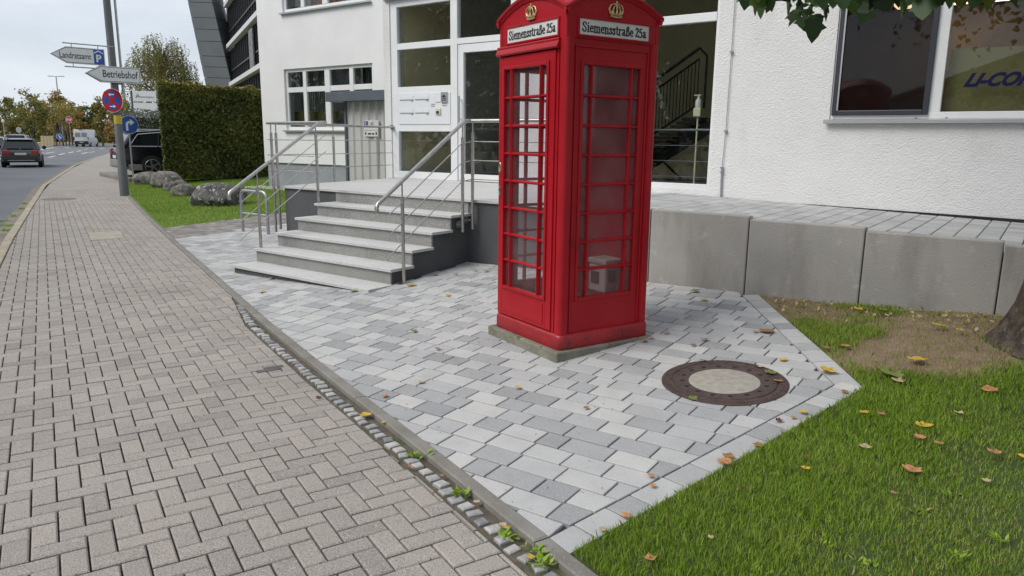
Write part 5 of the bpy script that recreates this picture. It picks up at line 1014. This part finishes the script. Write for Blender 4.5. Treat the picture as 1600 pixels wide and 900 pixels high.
        for s in (-1, 1): q = sorted((s * h * .99, s * h * .86)); B(rx_ - .012, rx_ + .05, q[0], q[1], 1.0, 1.45).build('tail_light', 'tail_light', t, bevel=.01); q = sorted((s * h * .955, s * h * 1.006)); B(fx - 2.0, fx - 1.25, q[0], q[1], 1.35, 2.0).build('side_window', 'car_glass', t); B(fx - 1.2, fx - 1.0, min(s * (h + .02), s * (h + .2)), max(s * (h + .02), s * (h + .2)), 1.3, 1.65).build('mirror', 'black_trim', t, bevel=.03)
        for s in (-1, 1): q = sorted((s * .06, s * h * .80)); B(rx_ - .006, rx_ + .05, q[0], q[1], 1.40, 2.05).build('rear_window', 'back_grey', t)
        B(rx_ - .04, rx_ + .1, -h * .95, h * .95, .38, .82).build('bumper', 'black_trim', t, bevel=.03); B(rx_ - .05, rx_ + .0, -.26, .26, .58, .69).build('licence_plate', 'plate_white', t)
    wr = .345 if kind == 'suv' else (.335 if kind == 'van' else .315)
    if kind == 'suv': wr = .37
    for x in (rx_ + (1.04 if kind == 'suv' else .92), fx - .92):
        for s in (-1, 1):
            MB().lathe([(0, 0), (wr + .045, 0), (wr + .045, .012), (0, .012)], 28, (x, s * (h - .004), wr + .005), (0, s, 0)).build('wheel_arch', 'black_trim', t)
            tw = MB().lathe([(0, -.2), (wr - .02, -.2), (wr, -.17), (wr, -.02), (wr - .03, .012), (wr * .72, .016), (wr * .70, .0), (0, .0)], 28, (x, s * (h + .012), wr), (0, s, 0)).build('wheel', 'tyre', t, smooth=True)
            rm_ = MB(); rm_.lathe([(0, .0), (wr * .16, .0), (wr * .14, .02), (0, .02)], 12, (x, s * (h + .014), wr), (0, s, 0))
            for k in range(5):
                a = 2 * math.pi * k / 5 + .3; d = Vector((math.cos(a), 0, math.sin(a))); e = Vector((-math.sin(a), 0, math.cos(a))); c = Vector((x, s * (h + .018), wr)); rm_.prism([c + e * .05, c + d * wr * .70 + e * .085, c + d * wr * .70 + e * .02, c + e * -.01], Vector((0, s * .012, 0)))
            rm_.tube([(x + math.cos(2 * math.pi * q / 28) * wr * .69, s * (h + .022), wr + math.sin(2 * math.pi * q / 28) * wr * .69) for q in range(29)], .016, 6); rm_.build('rim', 'rim', tw)
    return t
CF = math.atan2(.808, -.589)                    # heading of the camera
p = PG(36, 262, -.08); car('station_wagon', 'dark brown estate car driving away on the near lane', 'car', p + Vector((math.cos(CF + .56), math.sin(CF + .56), 0)) * 2.2, CF + .545, 4.6, 1.80, 1.48, 'paint_brown', .95, 'wagon')
p = PG(122, 227.3, -.08); p = PG(121, 229.2, -.08); car('white_van', 'white delivery van driving away past the line of trees', 'van', p + Vector((math.cos(CF - .0), math.sin(CF - .0), 0)) * 2.6, CF + .26, 5.4, 2.0, 2.55, 'paint_white', 1.2, 'van')
p = PG(18, 248, -.08); car('silver_suv', 'pale silver car partly hidden ahead of the brown estate car', 'car', PG(33, 243, -.08), CF + .45, 4.5, 1.85, 1.68, 'paint_silver', 1.05, 'wagon')
car('grey_car', 'light grey car on the far lane beside the brown estate car', 'car', PG(-6, 246, -.08), CF + math.pi + .5, 4.4, 1.8, 1.5, 'paint_silver', .95, 'wagon')
sz = .16; c = PD(229, 262, 27.6); hd = math.radians(75); D_ = Vector((math.cos(hd), math.sin(hd), 0)); c.z = sz; ctr = c + D_ * (2.32 - 1.04)
car('black_suv', 'black SUV with chrome window line parked in the driveway behind the boulders', 'car', (ctr.x, ctr.y, sz), hd, 4.64, 1.88, 1.66, 'paint_black', 1.08, 'suv', lower='cladding')
dw = MB(); q = [ctr + D_ * a + Vector((-D_.y, D_.x, 0)) * b for a, b in ((-2.2, -1.25), (16, -1.25), (16, 4), (-2.2, 4))]; dw.prism([(v.x, v.y, -.1) for v in q], (0, 0, .258)); tag(dw.build('driveway', 'old_paver', bevel=.05), 'paved driveway entrance beside the hedge', kind='structure')
# ================================================================== FAR STREET: silver shrubs, birch, trees, lamps, signs
c = PD(215, 205, 40.); c.z = 0; sb = thing('silver_shrub', 'silver-leaved shrubs trimmed below the company board', 'shrub', c); n = 7000; X_ = Vector((.808, .589, 0)); Yv = Vector((-.589, .808, 0)); tz = PD(215, 170, 40.).z
s = RNG.uniform(-.9, 3.2, n); t = RNG.uniform(-.9, .9, n); zz = RNG.uniform(.1, 1, n) ** .7 * (tz - .25 * ((s - .8) / 2.4) ** 2 - .15 * np.abs(t)) + .06 * np.sin(s * 5); P = np.array(c)[None] + np.outer(s, np.array(X_)) + np.outer(t, np.array(Yv)); P[:, 2] = zz
quads('foliage', leafcards(P, .075, .4), 'silver_leaf', sb, np.clip(RNG.normal(.5, .25, n), 0, 1)); co_ = MB(); co_.prism([c + X_ * a + Yv * b for a, b in ((-.8, -.6), (3, -.6), (3, .6), (-.8, .6))], (0, 0, tz * .84)); co_.build('added_dark_core', 'hedge_core', sb)  # solid dark box added inside the shrub leaves, like the hedge's
bp = PD(262, 212, 58.); bp.z = 0; bt = thing('weeping_birch', 'weeping birch with hanging yellow-green twigs behind the hedge', 'tree', bp); tk = MB(); tk.tube([bp, bp + UP * 4, bp + UP * 6.0, bp + UP * 8.0], [.22, .16, .09, .02], 8); Pt = []; tt = []
for k in range(420):
    a = random.uniform(0, 2 * math.pi); q = random.uniform(.15, 1) ** .7; zt = 4.4 + 5.2 * math.sqrt(max(0, 1 - q ** 2.2)) * random.uniform(.6, 1.0); rr = 3.0 * q; e = bp + Vector((math.cos(a) * rr, math.sin(a) * rr, zt)); ln = random.uniform(1.6, 4.2)
    if k % 3 == 0: tk.tube([bp + UP * max(1.6, zt - 1.5), (bp + UP * (zt - .6) + e) / 2 - UP * .1, e - UP * .3], [.04, .025, .008], 5)
    m_ = 46; w = np.linspace(0, 1, m_); base = np.array(e); sp_ = np.stack([RNG.normal(0, .06, m_) + .12 * w, RNG.normal(0, .06, m_), -w * ln], 1); Pt.append(base + sp_); tt.append(np.full(m_, random.gauss(.5, .2)))
tk.build('trunk', 'bark_grey', bt, smooth=True); P = np.concatenate(Pt); quads('crown', leafcards(P, .075, .5), 'birch_leaf', bt, np.clip(np.concatenate(tt) + RNG.normal(0, .12, len(P)), 0, 1))
G1 = 'autumn trees along the far side street'
far = [(-6, 160, 19, 118, .55, 'olive street tree above the light grey car'), (18, 152, 17, 128, .42, 'dark olive tree between the big round tree and the grey car'), (50, 137, 23, 105, .48, 'largest round-crowned green tree beyond the brown estate car'), (74, 158, 15, 128, .62, 'yellowing tree between the round green tree and the street lamp'), (92, 141, 19, 118, .80, 'rust-topped autumn tree behind the street lamp'), (112, 156, 16, 126, .74, 'orange-brown autumn tree behind the stop sign'), (140, 155, 13, 122, .30, 'dark green tree directly behind the white van'), (160, 150, 15, 116, .52, 'yellow-green tree beside the lamp post signs'), (178, 168, 12, 108, .85, 'golden yellow young tree behind the lamp post'), (197, 152, 14, 100, .5, 'olive tree between the lamp post and the birch'), (128, 172, 10, 110, .9, 'small yellow sapling next to the white van')]
for px, ty, hw, dp, tone, lb in far:
    c = PD(px, 212, dp); top = PD(px, ty, dp).z; tree('street_tree', lb, c.x, c.y, -.15, top + .15, hw * dp / 1144, 2600, 'tree_leaf', .17 * dp / 110, tone, G1, .17, .22 if ty < 165 else .12, 30, random.uniform(-.03, .03))
for px, dp, tw in ((88, 112, .1), (98, 114, .12), (103, 116, .1), (108, 112, .1), (112, 117, .09)):
    c = PD(px, 218, dp); t = thing('bare_trunk', 'slim leaning tree trunk in the row behind the stop sign', 'tree', (c.x, c.y, -.15), group='slim trunks behind the stop sign'); MB().tube([(c.x, c.y, -.2), (c.x - .4, c.y, 2.5), (c.x - .9, c.y + .3, 5.5)], [tw * 1.3, tw, tw * .5], 7).build('trunk', 'bark_grey', t); P = np.array([[c.x - .8, c.y + .2, 5.2]]) + RNG.normal(0, .8, (300, 3)); quads('crown', leafcards(P, .17), 'tree_leaf', t, np.clip(RNG.normal(.7, .15, 300), 0, 1))
hb = MB(); c0, c1 = PD(-120, 212, 175), PD(330, 212, 165); tree_row = RNG.uniform(0, 1, 9000); hgt_ = 4.5 + 2.5 * np.sin(tree_row * 37) + 1.5 * np.sin(tree_row * 91); P = np.array(c0)[None] + np.outer(tree_row, np.array(c1 - c0)) + RNG.normal(0, 1.5, (9000, 3)); P[:, 2] = RNG.uniform(0, 1, 9000) ** .8 * hgt_
wo = quads('far_wood', leafcards(P, .55, .7), 'tree_leaf', None, np.clip(RNG.normal(.42, .16, 9000), 0, 1)); tag(wo, 'distant belt of trees closing the view beyond the crossroads', 'wood', kind='stuff')
mat('field', (.42, .31, .17), .95, (.34, .26, .15), .2, 4); f0 = [PG(x, 224.5, -.12) for x in (-60, 200)]; q = [f0[0], f0[1], PD(330, 212, 160), PD(-120, 212, 170)]
tag(MB().add([(v.x, v.y, -.06) for v in q], [(0, 1, 2, 3)]).build('stubble_field', 'field'), 'dry beige stubble field beyond the road', kind='structure')
c = PG(104, 228, -.08); isl = MB(); q = [PG(a, b, -.08) for a, b in ((82, 228.6), (118, 226.2), (118, 224.9), (84, 225.6))]; isl.prism([(v.x, v.y, -.1) for v in q], (0, 0, .12)); tag(isl.build('traffic_island', 'gutter'), 'raised traffic island at the crossing', kind='structure')
mat('beige_paint', (.46, .38, .24), .8); c0, c1 = PD(64, 223, 112), PD(84, 223, 112); mb = MB(); d = c1 - c0; d.z = 0; nn = Vector((-d.y, d.x, 0)).normalized()
gw = thing('low_beige_wall', 'low beige rendered wall with panels behind the traffic island', 'wall', (c0.x, c0.y, -.1))
for k in range(4): a, b = c0 + d * (k / 4 + .012), c0 + d * ((k + 1) / 4 - .012); MB().prism([(a.x, a.y, -.1), (b.x, b.y, -.1), (b.x + nn.x * .3, b.y + nn.y * .3, -.1), (a.x + nn.x * .3, a.y + nn.y * .3, -.1)], (0, 0, 1.55)).build('wall_panel', 'beige_paint', gw)
c = PG(99, 226, -.08); zt = PP(88, 119, c, Vector((-.589, .808, 0))).z; q = PP(88, 119, c, Vector((-.589, .808, 0)))
sl_ = thing('street_lamp', 'tall twin-armed street lamp at the crossroads', 'street lamp', (c.x, c.y, -.08)); MB().tube([(c.x, c.y, -.1), (c.x, c.y, zt)], [.16, .09], 10).build('mast', 'galvanised', sl_)
for s in (-1, 1): e = Vector((c.x, c.y, zt)) + Vector((.808, .589, 0)) * s * .95; MB().tube([(c.x, c.y, zt - .05), e], .05, 6).build('arm', 'galvanised', sl_); MB().obox(e, Vector((.808, .589, 0)) * .45, Vector((-.589, .808, 0)) * .18, (0, 0, .07)).build('lamp_head', 'galvanised', sl_, bevel=.03)
def small_sign(px, py, dp, r, label, m, kind, name='road_sign'):
    c = PD(px, py, dp); n = Vector((.589, -.808, 0)); t = thing(name, label, 'road sign', (c.x, c.y, -.1)); X_ = Vector((.808, .589, 0)); seg = 8 if kind == 'stop' else 24
    MB().tube([(c.x, c.y, -.1), (c.x, c.y, c.z + .2)], .04, 8).build('post', 'galvanised', t); disc(MB(), c + n * .045, n, r, .02, seg).build('plate', 'sign_face', t); disc(MB(), c + n * .066, n, r * .93, .003, seg).build('face', m, t)
    if kind == 'stop': text('STOP', 'sign_face', t, c + n * .072 - X_ * r * .72 - UP * r * .28, X_, UP, r * .8, width=r * 1.44, bold=.02)
    if kind == 'keep': MB().prism([c + n * .071 + X_ * a + UP * b for a, b in ((-.30 * r, .5 * r), (-.1 * r, .6 * r), (.35 * r, -.2 * r), (.55 * r, -.05 * r), (.45 * r, -.6 * r), (-.1 * r, -.4 * r), (.12 * r, -.3 * r))], n * .002).build('white_arrow', 'sign_face', t)
    return t
small_sign(108, 187, 95, .46, 'red octagonal stop sign at the crossroads', 'sign_red', 'stop'); small_sign(93, 213.5, 92, .36, 'round blue keep-right sign on the traffic island', 'sign_blue', 'keep'); small_sign(29.5, 203, 100, .36, 'grey back of a round sign above the silver car', 'back_grey', 'back')
c = PG(10, 232, -.08); t = thing('short_lamp', 'short grey lamp column above the light grey car', 'street lamp', (c.x, c.y, -.1)); zt = PP(9, 192, c, Vector((-.589, .808, 0))).z; MB().tube([(c.x, c.y, -.1), (c.x, c.y, zt)], .06, 8).build('column', 'galvanised', t); MB().lathe([(0, 0), (.14, .05), (.16, .3), (.05, .4), (0, .42)], 12, (c.x, c.y, zt)).build('lantern', 'sign_face', t)
# ---- modern building with leaning fin
mat('fin_panel', (.155, .17, .178), .55, (.13, .145, .152), .4, 4); mat('dark_glazing', (.03, .034, .038), .2, (.05, .055, .06), .5, 3, spec=.7); mat('slab_white', (.52, .53, .54), .6); mat('perforated', (.20, .20, .20), .6, (.10, .10, .10), 3, 2); mat('mullion_dark', (.02, .021, .023), .4)
fo = PD(320, 100, 68.); fn = Vector((-.589, .808, 0)); mo = thing('modern_building', 'dark modern office block with leaning grey panelled end wall behind the hedge', 'building', (fo.x, fo.y, 0))
ys = [-60, -30, 3, 27, 45, 64, 87, 104, 121, 150, 215]; lx = lambda y: 293 + (y - 0) * .214; rxp = lambda y: 331 + y * .235
for a, b in zip(ys, ys[1:]): MB().prism([PP(lx(a), a + .35, fo, fn), PP(rxp(a) , a + 1.6, fo, fn), PP(rxp(b), b + .9, fo, fn), PP(lx(b), b - .35, fo, fn)], fn * 3).build('fin_panel', 'fin_panel', mo)
FA, FB = PD(347, 98, 68.), PD(404, 98, 47.); fd = FB - FA; fd.z = 0; fl = fd.length; fd.normalize(); fno = Vector((fd.y, -fd.x, 0)); fno = fno if fno.dot(-FA) > 0 else -fno
def fpt(s, d, z): return Vector((FA.x, FA.y, 0)) + fd * s + fno * d + UP * z
zb1, zb2 = PP(346, 68, FA, fno).z, PP(356, 124, FA, fno).z
for z in (zb1, zb2, zb1 + 3.6): MB().prism([fpt(-.2, -.9, z), fpt(fl + 4, -.9, z), fpt(fl + 4, -.45, z), fpt(-.2, -.45, z)], (0, 0, -.36)).build('floor_slab', 'slab_white', mo, bevel=.03)
for z0, z1 in ((zb2 + .0, zb1 - .45), (zb1 + .0, zb1 + 5.5), (0, zb2 - .45)):
    gp_ = MB().prism([fpt(-2.5, -1.1, z0), fpt(fl + 4, -1.1, z0), fpt(fl + 4, -.9, z0), fpt(-2.5, -.9, z0)], (0, 0, z1 - z0)).build('glazing_band', 'dark_glazing', mo)
    k = 0
    while k * 1.35 < fl + 4: s = k * 1.35; MB().prism([fpt(s, -.9, z0), fpt(s + .09, -.9, z0), fpt(s + .09, -.78, z0), fpt(s, -.78, z0)], (0, 0, z1 - z0)).build('mullion', 'mullion_dark', gp_); k += 1
    MB().prism([fpt(0, -.9, z0 + 1.0), fpt(fl + 4, -.9, z0 + 1.0), fpt(fl + 4, -.75, z0 + 1.0), fpt(0, -.75, z0 + 1.0)], (0, 0, .12)).build('transom', 'mullion_dark', gp_)
s = fl * .62; MB().prism([fpt(s, -.7, zb2), fpt(s + 2.2, -.7, zb2), fpt(s + 2.2, -.6, zb2), fpt(s, -.6, zb2)], (0, 0, zb1 - zb2 - .62)).build('perforated_screen', 'perforated', mo); MB().prism([fpt(1.5, -.7, 0), fpt(4, -.7, 0), fpt(4, -.6, 0), fpt(1.5, -.6, 0)], (0, 0, zb2 - .62)).build('wall_panel', 'fin_panel', mo)
MB().prism([fpt(-1.5, -1.3, 0), fpt(fl + 4, -1.3, 0), fpt(fl + 4, -9, 0), fpt(-1.5, -9, 0)], (0, 0, zb1 + 6)).build('core', 'fin_panel', mo)
# ---- across the road (seen only as reflections in the glass)
G2 = 'trees across the road'
for k, (x, y, h, r) in enumerate([(-12, -7.5, 9, 3.2), (-17.5, -5, 10, 3.4), (-23, -2.5, 9, 3.3), (-29, 0, 10, 3.4), (-35.5, 2.5, 9.5, 3.4), (-42, 5, 10, 3.5), (-50, 8, 10, 3.6), (-59, 11, 10, 3.6)]): tree('roadside_tree', 'dense green tree on the opposite side of the road', x, y, -.15, h, r, 9000, 'hedge_leaf', .17, .3, G2, .2, .03, 60)
hs = thing('gabled_house', 'pale gabled house across the road', 'house', (-2, -24, -.1)); mat('house_wall', (.42, .40, .37), .9, (.37, .35, .33), 1, 4); mat('house_roof', (.14, .10, .085), .8, (.11, .08, .07), 2, 4)
MB().prism([(-9, -21, -.1), (6, -21, -.1), (6, -21, 2.9), (-1.5, -21, 5.6), (-9, -21, 2.9)], (0, -10, 0)).build('wall', 'house_wall', hs)
for s in (-1, 1): MB().prism([(-1.5, -20.6, 5.75), (-1.5 + s * 8.2, -20.6, 2.8), (-1.5 + s * 8.2, -20.6, 2.6), (-1.5, -20.6, 5.55)], (0, -10.8, 0)).build('roof', 'house_roof', hs)
for x in (-6, -3.4, .6, 3.2): w_ = B(x - .55, x + .55, -21.0, -20.93, .9, 2.2).build('window', 'white_frame', hs); B(x - .47, x + .47, -20.94, -20.915, .98, 2.12).build('pane', 'car_glass', w_)
# ================================================================== TREE AT THE RIGHT
from mathutils import noise as mnoise
tx, ty_ = .27, 5.84; tz0 = gz(tx, ty_) - .05
mp_ = thing('maple_tree', 'large rough-barked tree in bare earth beside the ramp wall', 'tree', (tx, ty_, tz0))
n, m_ = 120, 90; rings = []
zs_ = [tz0 + 3.4 * (i / m_) ** 1.25 for i in range(m_ + 1)]
for z in zs_:
    h = z - tz0; r = .285 + .10 * math.exp(-h / .6) + .09 * math.exp(-h / .13) - .02 * h; ring = []
    for k in range(n):
        a = 2 * math.pi * k / n; root_ = .06 * math.exp(-h / .22) * max(0, math.sin(a * 4 + 1.1)) + .05 * math.exp(-h / .5) * math.sin(a * 3)
        bark_ = .022 * mnoise.noise(Vector((math.cos(a) * 6, math.sin(a) * 6, z * 1.6))) + .055 * abs(mnoise.noise(Vector((math.cos(a) * 10, math.sin(a) * 10, z * 2.2))))
        rr = r + root_ + bark_; ring.append((tx + .03 * h + rr * math.cos(a), ty_ + rr * math.sin(a), z))
    rings.append(ring)
mat('bark_rough', (.105, .080, .060), .97, (.035, .027, .021), 16, 8, 1., 55, thr=(.35, .62), dirt=(22, .60, .68, (.17, .14, .115), (1, 1, .35)))
tb = MB().loft(rings).build('trunk', 'bark_rough', mp_, smooth=True)
lb = []; tops = []
for k in range(9):
    a = 2 * math.pi * k / 9 + .4; l_ = random.uniform(1.6, 2.8); s = Vector((tx + .1, ty_, tz0 + random.uniform(2.5, 3.3))); e = s + Vector((math.cos(a) * l_, math.sin(a) * l_, random.uniform(.6, 2.2))); MB().tube([s, (s + e) / 2 + Vector((0, 0, .35)), e], [.12, .07, .025], 8).build('limb', 'bark_rough', mp_, smooth=True); tops.append(e)
MB().tube([(tx + .1, ty_, tz0 + 3.2), (tx + .2, ty_ + .1, 5.2), (tx + .3, ty_, 7.2)], [.2, .12, .03], 8).build('limb', 'bark_rough', mp_, smooth=True)
_H = [(.22, .02), (.50, .20), (.44, .36), (.66, .60), (.42, .68), (.28, .92)]
SHAPE = [(0, .06)] + _H + [(0, 1.18)] + [(-a, b) for a, b in _H[::-1]]
def hero(c, size, droop=.6, tone=.4):
    """lobed leaves: (n,14,3); stalk end at c, hanging down by droop"""
    n = len(c); P = np.zeros((n, len(SHAPE), 3)); a = RNG.uniform(0, 2 * np.pi, n); dp = np.clip(RNG.normal(droop, .45, n), -.4, 1.5); ax = np.stack([np.cos(a) * np.cos(dp), np.sin(a) * np.cos(dp), -np.sin(dp)], 1); sd = np.cross(ax, np.array([0, 0, 1.])); sd /= np.linalg.norm(sd, axis=1)[:, None] + 1e-6
    rl = RNG.normal(0, .5, n)[:, None]; nr = np.cross(sd, ax); sd = sd * np.cos(rl) + nr * np.sin(rl); nr = np.cross(sd, ax); s = (size * RNG.uniform(.7, 1.25, n))[:, None]; fold = RNG.uniform(.05, .45, n)[:, None]; curl = RNG.normal(.1, .2, n)[:, None]
    for i, (u, v) in enumerate(SHAPE): P[:, i] = c + s * (sd * u + ax * v + nr * (abs(u) * fold - curl * v * v))
    return P
NH = 430; px = RNG.uniform(1160, 1680, NH); prof = np.interp(px, [1160, 1172, 1200, 1215, 1235, 1250, 1268, 1285, 1330, 1360, 1385, 1420, 1450, 1480, 1510, 1560, 1600, 1680], [4, 8, 14, 2, 14, 42, 44, 16, 22, 28, 14, 16, 20, 8, 6, 4, 2, 0])
py = prof - 14 - RNG.random(NH) ** 1.4 * 95; dp = RNG.uniform(3.5, 4.7, NH)
C1 = np.array([PD(a, b, d) for a, b, d in zip(px, py, dp)])
k = RNG.integers(0, len(tops), 2600); C2 = np.array([list(t) for t in tops])[k] + RNG.normal(0, .75, (2600, 3)); C2 = C2[(C2[:, 2] > 2.95 + .1 * np.abs(C2[:, 0] - 1)) & (np.hypot(C2[:, 0], C2[:, 1]) > 1.6)]
C3 = np.stack([tx + RNG.normal(0, 1.3, 1500), ty_ + RNG.normal(0, 1.3, 1500), RNG.uniform(3.6, 7.6, 1500)], 1); CC = np.concatenate([C1, C2, C3])
P = hero(CC, .082); quads('crown', P, 'hero_leaf', mp_, np.clip(RNG.normal(.36, .24, len(P)), 0, 1))
for a, b in ((1180, 1250), (1230, 1330), (1290, 1420), (1390, 1520), (1480, 1620)):
    MB().tube([tops[0] if False else Vector((tx, ty_, 3.1)), PD((a + b) / 2, -45, 4.3), PD(b - 25, -16, 4.1), PD(a, -8, 4.0)][1:], [.016, .010, .005], 6).build('twig', 'bark', mp_)
# ================================================================== FALLEN LEAVES
mat('leaf_yellow', (.62, .43, .05), .6, (.45, .28, .03), 40, 4, transl=.15); mat('leaf_brown', (.34, .18, .07), .7, (.20, .10, .04), 40, 4, transl=.1); mat('leaf_orange', (.52, .26, .11), .65, (.27, .11, .045), 40, 4, transl=.1); mat('leaf_green', (.20, .22, .05), .6, (.13, .15, .035), 40, 4, transl=.15); mat('leaf_red', (.13, .03, .022), .7, (.08, .02, .015), 40, 4); mat('leaf_pale', (.42, .33, .20), .7, (.33, .25, .15), 40, 4)
LV = {'p': ('light paving', [(1198, 519, 'b', 13), (1100, 470, 'y', 7), (1085, 457, 'g', 7), (1041, 522, 'o', 6), (1101, 533, 'b', 7), (1083, 541, 'b', 5), (1007, 535, 'b', 6), (1223, 564, 'y', 7), (1294, 583, 'y', 14), (1187, 576, 'l', 5), (1204, 586, 'g', 10), (1216, 598, 'b', 8), (1083, 625, 'g', 8), (1098, 566, 'g', 6), (1255, 647, 'y', 7), (1217, 660, 'r', 6), (1133, 724, 'o', 13), (1185, 698, 'b', 9), (1017, 747, 'o', 6), (1020, 762, 'o', 6), (978, 810, 'o', 9), (942, 831, 'l', 7), (647, 519, 'g', 6), (684, 547, 'b', 5), (809, 608, 'y', 6), (602, 621, 'o', 6), (640, 447, 'b', 6), (680, 431, 'b', 5), (700, 463, 'y', 5), (712, 430, 'b', 4), (742, 424, 'b', 4), (658, 599, 'l', 6), (916, 640, 'b', 5), (440, 434, 'o', 6), (425, 436, 'o', 5), (410, 457, 'y', 6), (553, 456, 'g', 7), (470, 440, 'o', 5), (625, 444, 'r', 6), (643, 447, 'y', 7), (1017, 530, 'b', 5), (1138, 716, 'b', 10), (1320, 615, 'b', 6), (1240, 655, 'o', 5), (760, 425, 'b', 4), (1180, 520, 'b', 5)]),
 'm': ('mosaic stones by the kerb', [(571, 649, 'y', 10), (602, 661, 'y', 7), (498, 622, 'r', 5), (786, 822, 'l', 7), (790, 826, 'y', 6), (745, 786, 'l', 6), (690, 745, 'o', 4), (830, 872, 'y', 7), (641, 730, 'o', 5)]),
 'g': ('lawn', [(1320, 544, 'o', 8), (1341, 487, 'y', 7), (1432, 567, 'y', 13), (1391, 592, 'g', 17), (1403, 600, 'l', 10), (1350, 650, 'y', 7), (1376, 652, 'b', 6), (1443, 670, 'y', 12), (1437, 690, 'o', 9), (1467, 698, 'o', 7), (1351, 703, 'l', 9), (1260, 722, 'r', 7), (1259, 737, 'y', 8), (1424, 741, 'o', 13), (1552, 713, 'o', 9), (1498, 651, 'l', 7), (1545, 613, 'o', 11), (1467, 512, 'y', 10), (1598, 719, 'y', 7), (1015, 880, 'o', 10), (1540, 757, 'l', 6), (1395, 776, 'b', 5), (1110, 846, 'l', 5), (1380, 487, 'b', 7), (1290, 548, 'b', 6), (1500, 520, 'y', 6)])}
CN = {'y': ('leaf_yellow', 'yellow'), 'b': ('leaf_brown', 'brown'), 'o': ('leaf_orange', 'orange-brown'), 'g': ('leaf_green', 'yellow-green'), 'r': ('leaf_red', 'dark red'), 'l': ('leaf_pale', 'pale tan')}
for key, (where, items) in LV.items():
    for x, y, cc_, r in items:
        p = GG(x, y) if key != 'm' else PG(x, y); dist = (p - CPOS).length; s = r / 1144 * dist * 1.6; a0 = random.uniform(0, 6.28); cu = random.uniform(.15, .7); tl = Vector((random.gauss(0, .25), random.gauss(0, .25), 1)).normalized()
        q = MB(); zoff = .012 if key == 'p' else (.006 if key == 'm' else .020); vs = [(0, 0, .10 * cu)]
        for (u, v) in SHAPE[0:]:
            v2 = v - .55; ca, sa = math.cos(a0), math.sin(a0); ed = math.hypot(u, v2); vs.append((u * ca - v2 * sa, u * sa + v2 * ca, cu * ed * ed * random.uniform(.5, 1.1)))
        vs = [(p.x + a * s, p.y + b * s, p.z + zoff + (c * s) + s * (a * tl.x + b * tl.y) * .25) for a, b, c in vs]; k = len(SHAPE); q.add(vs, [(0, 1 + i, 1 + (i + 1) % k) for i in range(k)])
        o = q.build('fallen_leaf', CN[cc_][0], recalc=False); tag(o, 'curled %s fallen leaf lying on the %s' % (CN[cc_][1], where), 'leaf', '%s fallen leaves on the %s' % (CN[cc_][1], where))
        mid = Vector(vs[0]); me = o.data
        for v in me.vertices: v.co -= mid
        o.location = mid
n = 420; x = RNG.uniform(-2.0, 2.5, n); y = 6.62 - np.abs(RNG.normal(0, .28, n)); P0 = np.stack([x, y, np.array([gz(a, b) for a, b in zip(x, y)]) + .006], 1); k = (x > -2.0 + (6.62 - y) * .66); P0 = P0[k]
lt = quads('leaf_litter', leafcards(P0, .020, .6, 1.6), 'leaf_pale', None, np.zeros(len(P0))); tag(lt, 'scattered dry leaf litter at the foot of the concrete retaining wall', 'leaf litter', kind='stuff')
n = 500; x = RNG.uniform(-9, -.9, n); y = RNG.uniform(2.4, 6.6, n); k = np.array([b > kerb_y(a) + .03 and not (STX0 < a < STX1 and b > STY0) for a, b in zip(x, y)]); x, y = x[k], y[k]; P0 = np.stack([x, y, np.array([gz(a, b) for a, b in zip(x, y)]) + .004], 1)
cr_ = quads('crumbs', leafcards(P0, .0055, .7, 3), 'leaf_brown', None, np.zeros(len(P0))); tag(cr_, 'tiny crumbs of dry leaf scattered over the pale paving', 'crumbs', kind='stuff')
